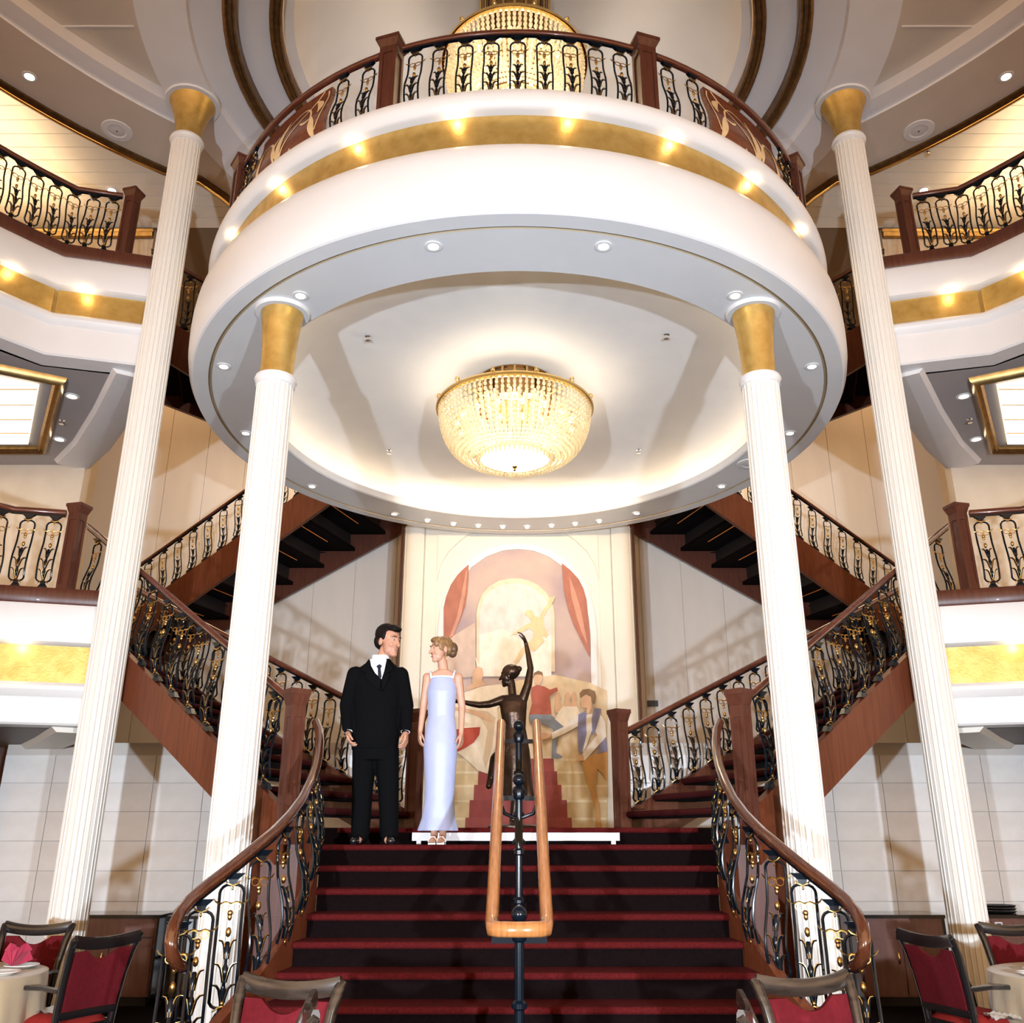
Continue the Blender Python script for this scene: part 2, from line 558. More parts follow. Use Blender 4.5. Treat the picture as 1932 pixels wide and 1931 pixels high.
# ------------------------------------------------------------------ columns
def column(x, y, top, capz, r, rtop, label):
    t = thing('column', label, 'column', (x, y, 0))
    n = 24
    ring = []
    for k in range(n * 6):
        a = 2 * PI * k / (n * 6)
        f = (k % 6) / 6
        ring.append((a, r - (.008 if .16 < f < .85 else 0)))
    mb = MB()
    zs = [0.0, capz * .5, capz - .04]
    vs = [(x + q * math.cos(a), y + q * math.sin(a), z) for z in zs for a, q in ring]
    m = len(ring)
    mb.add(vs, [(i * m + k, i * m + (k + 1) % m, (i + 1) * m + (k + 1) % m, (i + 1) * m + k) for i in range(2) for k in range(m)])
    part('shaft', mb, M['cream_col'], t, 20)
    part('neck_ring', MB().lathe([(r - .02, capz - .10), (r + .012, capz - .09), (r + .012, capz - .05), (r + .028, capz - .03), (r + .02, capz), (r - .05, capz + .012)], 48, x, y), M['white'], t)
    h = top - capz
    prof = [(r - .02, capz)]
    for i in range(1, 13):
        f = i / 12
        prof.append((r - .02 + (rtop - r + .02) * f ** 2.2, capz + (h - .03) * f))
    part('capital', MB().lathe(prof, 48, x, y), M['gold_leaf'], t)
    part('collar', MB().lathe([(rtop - .02, top - .035), (rtop + .05, top - .035), (rtop + .06, top - .01), (rtop + .06, top + .02)], 48, x, y), M['white'], t)
    return t

M['cream_col'] = mat('column_paint', (.79, .75, .68), .45, vary=.01, scale=3)
for sg in (-1, 1):
    column(sg * 2.41, 8.1, 6.72, 5.95, .18, .215, '%s white fluted column with gold capital carrying the round balcony' % side(sg))
    column(sg * 4.20, 9.3, ZC, 9.98, .18, .285, 'tall %s fluted column with flared gold capital reaching the main ceiling' % side(sg))

# ------------------------------------------------------------------ round balcony
bal = thing('round_balcony', 'large round white balcony with gold band and domed underside over the stairs', 'balcony', (0, DC, 6.72))
def ov(pr):
    return [(EA + o, EB + o, z) for o, z in pr]
part('upper_fascia', MB().oval(ov([(-.6, 8.16), (-.12, 8.16), (-.07, 8.14), (-.05, 8.09), (-.06, 8.03), (-.10, 7.97), (-.13, 7.955), (-.26, 7.955)]), 160, 0, DC), M['white'], bal)
part('gold_band', MB().oval(ov([(-.20, 7.96), (-.20, 7.50)]), 160, 0, DC), M['gold_leaf'], bal)
part('lower_fascia', MB().oval(ov([(-.26, 7.52), (-.14, 7.515), (-.06, 7.50), (-.005, 7.45), (.03, 7.37), (.045, 7.25), (.05, 7.08), (.045, 6.92), (.025, 6.80), (-.01, 6.73), (-.03, 6.72)]), 160, 0, DC), M['white'], bal)
IA, IB = 3.26, 3.54
part('soffit', MB().oval([(EA - .03, EB - .03, 6.72), (EA - .20, EB - .20, 6.72)], 160, 0, DC).oval([(EA - .24, EB - .24, 6.725), (IA, IB, 6.725), (IA - .02, IB - .02, 6.74), (IA - .02, IB - .02, 6.84), (IA + .03, IB + .03, 6.85)], 160, 0, DC), M['white'], bal)
part('soffit_groove', MB().oval([(EA - .20, EB - .20, 6.72), (EA - .205, EB - .205, 6.75), (EA - .235, EB - .235, 6.75), (EA - .24, EB - .24, 6.725)], 160, 0, DC), M['groove'], bal)
part('cove_shelf', MB().oval([(IA + .03, IB + .03, 6.80), (IA + .34, IB + .34, 6.80), (IA + .36, IB + .36, 6.9)], 160, 0, DC), M['white'], bal)
part('cove_lamp', MB().oval([(IA + .14, IB + .14, 6.82), (IA + .20, IB + .20, 6.82), (IA + .20, IB + .20, 6.85), (IA + .14, IB + .14, 6.85)], 96, 0, DC, loop=True), M['lamp_cove'], bal)
dm = [(IA + .36, IB + .36, 6.9), (IA + .34, IB + .34, 7.0)]
for i in range(1, 16):
    a = i / 15 * PI / 2
    k = math.cos(a)
    dm.append(((IA + .33) * max(k, .005), (IB + .33) * max(k, .005), 7.0 + .39 * math.sin(a) ** .8))
part('dome', MB().oval(dm, 160, 0, DC), M['ceiling'], bal)
part('balcony_floor', MB().oval([(.05, .05, 8.12), (EA - .5, EB - .5, 8.12), (EA - .5, EB - .5, 8.16)], 96, 0, DC), M['carpet'], bal)

# ------------------------------------------------------------------ side decks
GP = [(4.36, 9.30), (4.8, 9.18), (5.32, 9.04)] + arc(0, 4.3, 7.125, 41.7, -28, 26)[1:]
GI = [(4.42, 9.55), (4.9, 9.45), (5.48, 9.30)] + arc(0, 4.3, 7.40, 41.7, -28, 26)[1:]
def deck(sg, lev, zt, gt, gb, zb, zf, label):
    t = thing('side_deck', label, 'balcony', (sg * 7.0, 9.5, zb))
    P = [(x, y, 0) for x, y in GP]
    part('edge_board', sided(MB().sweep(P, [(-.14, zt), (0, zt), (.012, zt + .02), (.012, zf + .07), (0, zf + .09), (-.14, zf + .09)]), sg), M['wood'], t)
    part('upper_fascia', sided(MB().sweep(P, [(-.32, zt), (0, zt), (.02, zt - .04), (.03, zt - .16), (.03, gt + .10), (.01, gt + .03), (-.04, gt), (-.32, gt)]), sg), M['white'], t)
    part('gold_backing', sided(MB().sweep(P, [(-.12, gb), (-.09, gb), (-.09, gt), (-.12, gt)]), sg), M['gold_leaf'], t)
    cuts = [0, 2, 5, 9, 14, 20, 28]
    for a, b in zip(cuts[:-1], cuts[1:]):
        part('gold_panel', sided(MB().sweep(P[a:b + 1], [(-.10, gb), (-.07, gb), (-.07, gt), (-.10, gt)]), sg), M['gold_leaf'], t)
    part('lower_fascia', sided(MB().sweep(P, [(-.32, gb), (-.07, gb), (.02, gb - .005), (.055, gb - .04), (.06, gb - .08), (.03, gb - .13), (0, gb - .15), (0, zb + .02), (-.02, zb), (-.32, zb)]), sg), M['white'], t)
    poly = GI + [(7.0, .6), (12.2, .6), (12.2, 12.3), (6.45, 12.3)]
    part('soffit', sided(MB().prism(poly, zb, zb + .12), sg), M['soffit_grey'] if lev == 3 else M['brown_ceil'], t)
    part('deck_floor', sided(MB().prism(poly, zb + .13, zf), sg), M['carpet'], t)
    ep = [(4.40, 9.56), (5.1, 10.62), (5.8, 11.6), (6.40, 12.3)]
    part('opening_edge', sided(MB().sweep([(x, y, 0) for x, y in ep], [(.35, zb), (.30, zb - .05), (-.06, zb - .05), (-.14, zb - .01), (-.17, zb + .10), (-.17, zf), (0, zf)]), sg), M['white'] if lev == 3 else M['cream'], t)
    return t

for sg in (-1, 1):
    deck(sg, 3, 8.06, 7.65, 7.30, 6.77, Z3, 'upper %s side deck with white fascia and gold panels' % side(sg))
    deck(sg, 2, 3.92, 3.50, 3.12, 2.70, Z2, 'lower %s side deck with white fascia and gold panels' % side(sg))

def dome_z(x, y):
    k = min(1, math.hypot(x / (IA + .33), (y - DC) / (IB + .33)))
    return 7.0 + .39 * math.sqrt(1 - k * k) ** .8


# lamps tucked under the lips, washing the gold bands
n = 0
for k in range(-5, 6):
    a = math.radians(270 + k * 15.5 + 7)
    lamp('band_light', 'POINT', ((EA - .15) * math.cos(a), DC + (EB - .15) * math.sin(a), 7.92), 2.0, WARM, .05)
for sg in (-1, 1):
    for (x, y) in ((5.03, 9.10), (5.63, 8.66), (6.12, 7.95)):
        lamp('band_light', 'POINT', (sg * x, y, 7.62), 2.0, WARM, .05)
        lamp('band_light', 'POINT', (sg * x, y, 3.47), 2.0, WARM, .05)
# picture lights in the balcony soffit wash the mural
lamp('mural_light', 'AREA', (0, 13.4, 6.60), 60, (1.0, .78, .50), 3.0, (math.radians(52), 0, 0), .15)

# ================================================================== RAILINGS
def s_curve(z):
    t = z / .8
    if t < .62:
        return -.055 * math.sin(PI * t / .62) ** 1.2
    return .012 * math.sin(PI * (t - .62) / .38)

def baluster_meshes():
    ir, gd = MB(), MB()
    P = lambda x, z, dy=0: (x, s_curve(z) + dy, z)
    W_ = .064
    loop = [(W_ * (1 - .03 * math.sin(PI * min(1, max(0, (z - .35) / .33)))), z) for z in (.69, .65, .58, .50, .42, .34, .26, .19, .13, .11)]
    right = [(.0, .735), (.030, .733), (.050, .722), (.060, .706)] + loop + [(.052, .090), (.034, .080), (.018, .078)]
    path = [P(x, z) for x, z in right] + [P(0, .078)] + [P(-x, z) for x, z in reversed(right)][:-1]
    ir.tube(path, .0085, 7, closed=True)
    # bracket to the handrail and foot
    ir.taper(0, s_curve(.75), .735, .018, .014, .765, .026, .014)
    ir.taper(0, s_curve(.78), .765, .026, .014, .80, .062, .018)
    ir.taper(0, s_curve(.06), .052, .022, .018, .085, .014, .014)
    ir.taper(0, s_curve(.02), 0, .052, .026, .052, .026, .018)
    # lotus stalk with three cups of petals
    ir.tube([P(0, .09), P(0, .17), P(0, .27), P(0, .42)], [.014, .011, .010, .009], 6)
    for z0, s in ((.105, 1.0), (.215, 1.0), (.335, .72)):
        ir.tube([P(0, z0), P(0, z0 + .03), P(0, z0 + .06), P(0, z0 + .09)], [.008, .014, .018, .010], 8)
        for q in (-1, 1):
            pts = [(.006, z0), (.016 * s, z0 + .045), (.024 * s, z0 + .075), (.040 * s, z0 + .094), (W_ * s, z0 + .098)]
            ir.tube([P(q * x, z) for x, z in pts], [.009, .009, .008, .006, .004], 6)
            gd.tube([P(q * (x * .88), z + .004, -.009) for x, z in pts], [.0015, .0022, .0026, .0026, .0015], 5)
    gd.ball(P(0, .475), .017, 8, .9, .9, 1.7)
    gd.ball(P(0, .105, -.012), .011, 7, 1, 1, 1.3)
    # crescents at top and bottom
    gd.tube([P(-.040, .757, -.006), P(-.026, .742, -.010), P(0, .732, -.012), P(.026, .742, -.010), P(.040, .757, -.006)], [.003, .006, .007, .006, .003], 6)
    gd.tube([P(-.045, .060, -.010), P(-.022, .078, -.014), P(0, .090, -.016), P(.022, .078, -.014), P(.045, .060, -.010)], [.003, .006, .007, .006, .003], 6)
    gd.ball(P(0, .715, -.004), .007, 6, 1, 1, 1.6)
    # scrolls, side hooks and pendant
    for q in (-1, 1):
        cx = q * .027
        gd.tube([P(cx + .024 * math.cos(a * PI / 5), .612 + .022 * math.sin(a * PI / 5), -.004) for a in range(10)], .0034, 5, closed=True)
        gd.tube([P(q * .050, .628), P(q * .066, .632, -.005), P(q * .082, .642), P(q * .094, .660)], [.004, .006, .005, .002], 5)
        gd.tube([P(0, .630), P(q * .03, .640), P(q * .058, .630)], .004, 5)
    gd.ball(P(0, .578, -.004), .016, 8, 1, .7, 1.1)
    gd.ball(P(0, .556, -.004), .012, 8, 1, .7, 1.7)
    return ir.mesh('baluster', M['iron'], 50), gd.mesh('gilding', M['gilt'], 50)

BAL, GILD = baluster_meshes()

def newel_meshes():
    mb = MB()
    h = .072
    mb.box(-h, h, -h, h, 0, .875)
    for a in range(4):                                   # raised stiles leave a sunk panel on each face
        c, s_ = math.cos(a * PI / 2), math.sin(a * PI / 2)
        def rb(x0, x1, z0, z1):
            q = MB().box(x0, x1, -h - .012, -h + .002, z0, z1)
            mb.add([(x * c - y * s_, x * s_ + y * c, z) for x, y, z in q.v], q.f)
        rb(-h - .011, -h + .024, 0, .875)
        rb(h - .024, h + .011, 0, .875)
        rb(-h + .024, h - .024, .80, .875)
        rb(-h + .024, h - .024, 0, .08)
    cap = MB().taper(0, 0, .875, .082, .082, .89, .088, .088).taper(0, 0, .89, .088, .088, .95, .112, .112).box(-.118, .118, -.118, .118, .95, .985)
    return mb.mesh('newel_post', M['wood'], 0), cap.mesh('cap', M['wood'], 0)

NEWEL, NCAP = newel_meshes()
RAILP = [(-.022, -.03), (.022, -.03), (.030, -.022), (.034, -.004), (.030, .016), (.018, .028), (0, .032), (-.018, .028), (-.030, .016), (-.034, -.004), (-.030, -.022)]

def add_newel(t, x, y, z, h, rz, base, w_=1.0):
    o = part('newel_post', NEWEL, None, t, local=True)
    o.location = (x - base[0], y - base[1], z - base[2])
    o.rotation_euler = (0, 0, rz)
    o.scale = (w_, w_, h / .985)
    c = part('cap', NCAP, None, o, local=True)
    return o

def resample(path, n, inset):
    P = [Vector(p) for p in path]
    L = [0]
    for a, b in zip(P[:-1], P[1:]):
        L.append(L[-1] + (Vector((b.x - a.x, b.y - a.y, 0))).length)
    out = []
    for i in range(n):
        s = inset + (L[-1] - 2 * inset) * (i / (n - 1) if n > 1 else .5)
        for k in range(len(P) - 1):
            if s <= L[k + 1] + 1e-6:
                f = (s - L[k]) / max(1e-6, L[k + 1] - L[k])
                p = P[k].lerp(P[k + 1], f)
                d = P[k + 1] - P[k]
                out.append((p, math.atan2(d.y, d.x)))
                break
    return out

def railing(label, path, height, nbal, inset=.12, newels=(), flip=1, rail=None, railmat='wood_h', rscale=1.0):
    base = Vector(path[0])
    t = thing('railing', label, 'railing', base)
    rp = rail if rail else [(x, y, z + height) for x, y, z in path]
    part('handrail', MB().sweep(rp, [(u * rscale, w_ * rscale) for u, w_ in RAILP]), M[railmat], t, 60)
    part('rail_channel', MB().sweep(rp, [(-.014, -.048), (.014, -.048), (.014, -.028), (-.014, -.028)]), M['iron'], t)
    for p, a in resample(path, nbal, inset):
        o = part('baluster', BAL, None, t, local=True)
        o.location = p - base
        o.rotation_euler = (0, 0, a if flip > 0 else a + PI)
        o.scale = (1.12, 1.12, (height - .045) / .8)
        part('gilding', GILD, None, o, local=True, kind='stuff')
    for nx, ny, nz, nh, rz in newels:
        add_newel(t, nx, ny, nz, nh, rz, base, .80)
    return t

def ell(o, a):
    return ((EA + o) * math.cos(math.radians(a)), DC + (EB + o) * math.sin(math.radians(a)))

# --- railing of the round balcony
def oval_path(a0, a1, n, o=-.24, z=8.14):
    return [(*ell(o, a0 + (a1 - a0) * i / n), z) for i in range(n + 1)]

def ang_at(x, o=-.24):
    return 270 + math.degrees(math.asin(x / (EA + o)))

aN = ang_at(1.25)
railing('curved balustrade at the front of the round balcony before the upper chandelier', oval_path(ang_at(-1.13), ang_at(1.13), 16), .86, 9, .13, railmat='wood_h')
def inlay_panel(sg):
    t = thing('balcony_railing', '%s side railing of the round balcony with inlaid wooden panel' % side(sg), 'railing', (sg * 2.4, 7.8, 8.14))
    base = Vector((sg * 2.4, 7.8, 8.14))
    a0, a1, a2, a3, a4 = ang_at(1.37), ang_at(1.93), ang_at(2.86), ang_at(3.20), 275 + 80
    A = oval_path(a0, a4, 24)
    if sg < 0:
        A = [(-x, y, z) for x, y, z in A]
    part('handrail', MB().sweep([(x, y, z + .86) for x, y, z in A], RAILP), M['wood_h'], t, 60)
    # bowed panel
    def bow(z):
        f = (z - 8.14) / .80
        return -.02 + .10 * math.sin(PI * min(1, f * 1.15)) * (1 - .55 * f) - .02 * f
    rows = [8.14 + .80 * i / 10 for i in range(11)]
    nn = 18
    vs, fs = [], []
    for th in (0, -.05):
        for z in rows:
            for i in range(nn + 1):
                x, y = ell(-.24 + bow(z) + th, a1 + (a2 - a1) * i / nn)
                vs.append((sg * x, y, z))
    q = nn + 1
    R = len(rows)
    for L_ in (0, 1):
        o = L_ * R * q
        for r in range(R - 1):
            for i in range(nn):
                fs.append((o + r * q + i, o + r * q + i + 1, o + (r + 1) * q + i + 1, o + (r + 1) * q + i))
    for r in range(R - 1):
        for e in (0, nn):
            fs.append((r * q + e, (r + 1) * q + e, R * q + (r + 1) * q + e, R * q + r * q + e))
    for i in range(nn):
        for r in (0, R - 1):
            fs.append((r * q + i, r * q + i + 1, R * q + r * q + i + 1, R * q + r * q + i))
    pn = part('inlaid_panel', MB().add(vs, fs), M['wood_light_dark'], t)
    # floral marquetry, drawn in panel coordinates (u across 0..1, v up 0..1)
    def pt(u, v):
        z = 8.14 + .80 * v
        x, y = ell(-.24 + bow(z) + .004, a1 + (a2 - a1) * u)
        return (sg * x, y, z)
    def ribbon(name, pts, ws):
        n_ = len(pts)
        vs, fs = [], []
        for i, (u, v) in enumerate(pts):
            a_ = pts[max(0, i - 1)]; b_ = pts[min(n_ - 1, i + 1)]
            du, dv = b_[0] - a_[0], (b_[1] - a_[1])
            l_ = math.hypot(du, dv) or 1
            nx_, ny_ = -dv / l_ * ws[i], du / l_ * ws[i]
            vs += [pt(u + nx_, min(.99, v + ny_)), pt(u - nx_, min(.99, v - ny_))]
        for i in range(n_ - 1):
            fs.append((2 * i, 2 * i + 1, 2 * i + 3, 2 * i + 2))
        part(name, MB().add(vs, fs), M['inlay'], pn)
    bez = lambda p0, p1, p2, p3: [tuple((1 - t_) ** 3 * p0[k] + 3 * (1 - t_) ** 2 * t_ * p1[k] + 3 * (1 - t_) * t_ ** 2 * p2[k] + t_ ** 3 * p3[k] for k in (0, 1)) for t_ in [i / 14 for i in range(15)]]
    W15 = lambda a, b: [a + (b - a) * i / 14 for i in range(15)]
    mid = lambda m_: [.006 + m_ * math.sin(PI * i / 14) for i in range(15)]
    ribbon('inlay_stem', bez((.56, .10), (.58, .35), (.40, .55), (.08, .98)), W15(.014, .009))
    ribbon('inlay_leaf', bez((.60, .05), (.58, .35), (.56, .55), (.50, .84)), mid(.035))
    ribbon('inlay_leaf', bez((.63, .20), (.66, .40), (.68, .50), (.60, .66)), mid(.018))
    ribbon('inlay_stem', bez((.52, .62), (.40, .92), (.20, .92), (.17, .55)), W15(.009, .012))
    ribbon('inlay_flower', bez((.17, .58), (.14, .46), (.16, .34), (.10, .16)), mid(.032))
    ribbon('inlay_petal', bez((.17, .56), (.24, .50), (.27, .52), (.30, .58)), mid(.016))
    ribbon('inlay_stem', bez((.62, .30), (.66, .72), (.84, .78), (.90, .55)), W15(.018, .010))
    ribbon('inlay_leaf', bez((.86, .62), (.88, .4), (.93, .2), (.97, .04)), mid(.020))
    ribbon('inlay_stem', bez((.03, .95), (.02, .80), (.03, .55), (.10, .30)), W15(.007, .007))
    ribbon('inlay_flower', bez((.16, .88), (.10, .80), (.06, .72), (.10, .60)), mid(.03))
    ribbon('inlay_leaf', bez((.56, .06), (.48, .10), (.44, .16), (.40, .26)), mid(.018))
    ribbon('inlay_leaf', bez((.62, .05), (.70, .10), (.74, .14), (.76, .22)), mid(.018))
    # balusters
    def balu(a, rzadd=0):
        x, y = ell(-.24, a)
        x2, y2 = ell(-.24, a + 1)
        rz = math.atan2(y2 - y, x2 - x)
        o = part('baluster', BAL, None, t, local=True)
        o.location = Vector((sg * x, y, 8.14)) - base
        o.rotation_euler = (0, 0, rz if sg > 0 else -rz)
        o.scale = (1.12, 1.12, .815 / .8)
        part('gilding', GILD, None, o, local=True, kind='stuff')
    for f in (.22, .72):
        balu(a0 + (a1 - a0) * f)
    for f in (.3, .75):
        balu(a2 + (a3 - a2) * f)
    for k in range(1, 8):
        balu(a3 + 3 + k * 4.2)
    for a, h in ((aN, .985), (a3, .985)):
        x, y = ell(-.24, a)
        rz = math.atan2(y - DC, x) + PI / 2
        add_newel(t, sg * x, y, 8.12, h, rz if sg > 0 else -rz, base, 1.06)

M['wood_light_dark'] = mat('panel_veneer', (.13, .035, .016), .22, scale=3, stretch=(2, 2, 8), col2=(.20, .065, .03), coat=.6)
for sg in (-1, 1):
    inlay_panel(sg)

# --- side deck railings
def mir(path, sg):
    return [(sg * x, y, z) for x, y, z in path]
DP = [(4.86, 9.24), (5.36, 9.12)] + arc(0, 4.3, 7.21, 41.2, -5, 18)
for sg in (-1, 1):
    for z, nm, nb in ((Z3, 'upper', 30), (Z2, 'lower', 25)):
        p = [(x, y, z + .08) for x, y in DP]
        railing('%s %s side deck railing ending at a mahogany newel near the tall column' % (nm, side(sg)), mir(p, sg), .86, nb, .10,
                [(sg * 4.76, 9.30, z + .07, .98, sg * .25)], flip=sg)

# ================================================================== STAIRS
RISE, RUN, D0S = .155, .28, 8.0
def half_w(d):
    pts = [(4.6, 2.35), (5.2, 2.02), (5.6, 1.88), (6.0, 1.74), (6.3, 1.64), (6.6, 1.575), (6.88, 1.545), (7.16, 1.52), (7.44, 1.52), (7.72, 1.575), (8.0, 1.645), (8.3, 1.80)]
    for (a, p), (b, q) in zip(pts[:-1], pts[1:]):
        if a <= d <= b:
            return p + (q - p) * (d - a) / (b - a)
    return pts[0][1] if d < pts[0][0] else pts[-1][1]

st = thing('grand_staircase', 'wide red carpeted staircase rising to the landing under the mural', 'staircase', (0, 5.2, 0))
for i in range(11):
    y0 = D0S - i * RUN
    z = LAND0 - i * RISE
    if z < 0.02:
        break
    zb = max(0, z - RISE - .02)
    h0, h1 = half_w(y0), half_w(y0 + RUN)
    y1 = y0 + RUN + (.42 if i == 0 else .01)
    if i == 0:
        h1 = 1.80
    tr = MB().hexa([(-h0, y0 + .012, z - .045), (h0, y0 + .012, z - .045), (h1, y1, z - .045), (-h1, y1, z - .045)],
                   [(-h0, y0 + .012, z), (h0, y0 + .012, z), (h1, y1, z), (-h1, y1, z)])
    o = part('tread', tr, M['carpet'], st)
    part('nosing', MB().tube([(-h0, y0 + .010, z - .022), (h0, y0 + .010, z - .022)], .0225, 10), M['carpet'], o)
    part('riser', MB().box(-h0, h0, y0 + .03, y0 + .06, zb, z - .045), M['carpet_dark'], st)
# upper landing
lp = [(-1.62, 8.70), (1.62, 8.70), (1.76, 8.56), (1.80, 8.60), (1.06, 10.06), (2.03, 15.48), (-2.03, 15.48), (-1.06, 10.06), (-1.80, 8.60), (-1.76, 8.56)]
part('landing', MB().prism(lp, LAND0 - .25, LAND1), M['carpet_dark'], st)
part('landing_nosing', MB().tube([(-1.62, 8.69, LAND1 - .022), (1.62, 8.69, LAND1 - .022)], .0225, 10), M['carpet'], st)
part('landing_base', MB().prism([(-1.5, 8.75), (1.5, 8.75), (1.0, 10.0), (1.9, 15.4), (-1.9, 15.4), (-1.0, 10.0)], 0, LAND0 - .25), M['wood'], st)
o = part('threshold_bar', MB().box(-.94, .905, 8.60, 8.675, LAND0 + .03, 1.688).box(-.90, -.86, 8.61, 8.66, LAND0, LAND0 + .04).box(.83, .87, 8.61, 8.66, LAND0, LAND0 + .04), M['white'])
tag(o, 'long white bar lying across the landing in front of the mural', 'bar')

def nose(d):
    return 1.59 - (8 - d) * .5536

for sg in (-1, 1):
    # solid curved string under each sweeping rail
    ds = [8.3, 8.0, 7.72, 7.44, 7.16, 6.88, 6.6, 6.3, 6.0, 5.6, 5.2]
    vs, fs = [], []
    for d in ds:
        h = half_w(d)
        for off in (0, .07):
            vs += [(sg * (h + off), d, max(.1, min(nose(d) + .13, LAND1 + .06))), (sg * (h + off), d, 0)]
    for i in range(len(ds) - 1):
        a, b = i * 4, (i + 1) * 4
        fs += [(a, a + 1, b + 1, b), (a + 2, b + 2, b + 3, a + 3), (a, b, b + 2, a + 2)]
    fs += [(0, 2, 3, 1), (len(vs) - 4, len(vs) - 3, len(vs) - 1, len(vs) - 2)]
    part('string_board', MB().add(vs, fs), M['wood_light'], st)
    part('side_panel', sided(MB().box(1.78, 2.40, 8.42, 8.48, 0, 1.74).box(1.78, 2.40, 8.405, 8.42, 1.0, 1.012), sg), M['wood_light'], st)
    rp = [(8.15, 1.77, 2.60), (7.98, 1.70, 2.50), (7.80, 1.65, 2.39), (7.6, 1.61, 2.27), (7.4, 1.585, 2.15), (7.18, 1.572, 2.03), (6.97, 1.575, 1.905), (6.77, 1.605, 1.79), (6.57, 1.655, 1.68), (6.38, 1.73, 1.575),
          (6.2, 1.81, 1.47), (6.08, 1.87, 1.40), (5.98, 1.92, 1.34), (5.88, 1.952, 1.285), (5.78, 1.968, 1.225), (5.70, 1.965, 1.165), (5.655, 1.955, 1.10), (5.66, 1.945, 1.03), (5.72, 1.935, .975), (5.80, 1.93, .945), (5.86, 1.928, .93)]
    base = (sg * 1.7, 6.5, 1.0)
    t = thing('sweeping_railing', '%s sweeping handrail with iron balusters beside the red stairs' % side(sg), 'railing', base)
    part('handrail', MB().tube([(sg * x, y, z) for y, x, z in rp], [.037] * (len(rp) - 1) + [.028], 12), M['wood_rail'], t, 60)
    part('rail_channel', MB().tube([(sg * x, y, z - .046) for y, x, z in rp[:-6]], .014, 6), M['iron'], t)
    for (d, x, top) in ((7.98, 1.70, 2.44), (7.66, 1.62, 2.25), (7.34, 1.58, 2.06), (7.02, 1.575, 1.88), (6.74, 1.612, 1.715), (6.47, 1.695, 1.565), (6.22, 1.80, 1.43), (5.99, 1.91, 1.29), (5.80, 1.965, 1.18)):
        o = part('baluster', BAL, None, t, local=True)
        bz = top - .84
        o.location = (sg * x - base[0], d - base[1], bz - base[2])
        f = max(0, min(1, (d - 6.2) / .65))
        ang = math.radians(16 + (86 - 16) * f)
        o.rotation_euler = (0, 0, ang if sg < 0 else -ang)
        o.scale = (1.15, 1.15, .84 / .8)
        part('gilding', GILD, None, o, local=True, kind='stuff')

# ------------------------------------------------------------------ flights
def flight(sg, label, N0, N1, F0, F1, z0, z1, steps, up, down, closed, railh, nn, nf, open_label, s0=0.0, rodmat=None):
    t = thing('stair_flight', label, 'staircase', (sg * N0[0], N0[1], z0))
    lerp = lambda a, b, s: (a[0] + (b[0] - a[0]) * s, a[1] + (b[1] - a[1]) * s)
    for i in range(steps):
        a, b = i / steps, (i + 1) / steps + .3 / steps
        z = z0 + (z1 - z0) * (i + 1) / steps
        n0, n1, f1, f0 = lerp(N0, N1, a), lerp(N0, N1, min(1, b)), lerp(F0, F1, min(1, b)), lerp(F0, F1, a)
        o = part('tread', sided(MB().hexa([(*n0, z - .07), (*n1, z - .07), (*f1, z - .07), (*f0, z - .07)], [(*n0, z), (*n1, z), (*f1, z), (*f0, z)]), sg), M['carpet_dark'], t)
        part('nosing', sided(MB().tube([(*n0, z - .03), (*f0, z - .03)], .03, 8), sg), M['carpet_dull'], o)
        if closed:
            m0, m1 = lerp(n0, f0, .04), lerp(n0, f0, .62)
            zz = z0 + (z1 - z0) * i / steps
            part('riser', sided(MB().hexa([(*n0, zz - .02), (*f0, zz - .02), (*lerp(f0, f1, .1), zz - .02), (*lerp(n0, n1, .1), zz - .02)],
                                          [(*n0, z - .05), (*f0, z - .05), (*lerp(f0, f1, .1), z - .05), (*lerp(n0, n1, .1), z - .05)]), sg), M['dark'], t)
            part('orange_rod', sided(MB().tube([(*m0, zz - .10), (*m1, zz - .10)], .014, 6), sg), M['orange_strip'], t)
    for nm, A, B, d in (('string_board', N0, N1, 1), ('string_board', F0, F1, -1)):
        dx, dy = B[0] - A[0], B[1] - A[1]
        l = math.hypot(dx, dy)
        nx, ny = dy / l * .04 * d, -dx / l * .04 * d
        q = MB().hexa([(A[0] - nx, A[1] - ny, z0 - down), (A[0] + nx, A[1] + ny, z0 - down), (B[0] + nx, B[1] + ny, z1 - down), (B[0] - nx, B[1] - ny, z1 - down)],
                      [(A[0] - nx, A[1] - ny, z0 + up), (A[0] + nx, A[1] + ny, z0 + up), (B[0] + nx, B[1] + ny, z1 + up), (B[0] - nx, B[1] - ny, z1 + up)])
        part(nm, sided(q, sg), M['wood_light'] if d > 0 else M['wood'], t)
    return t

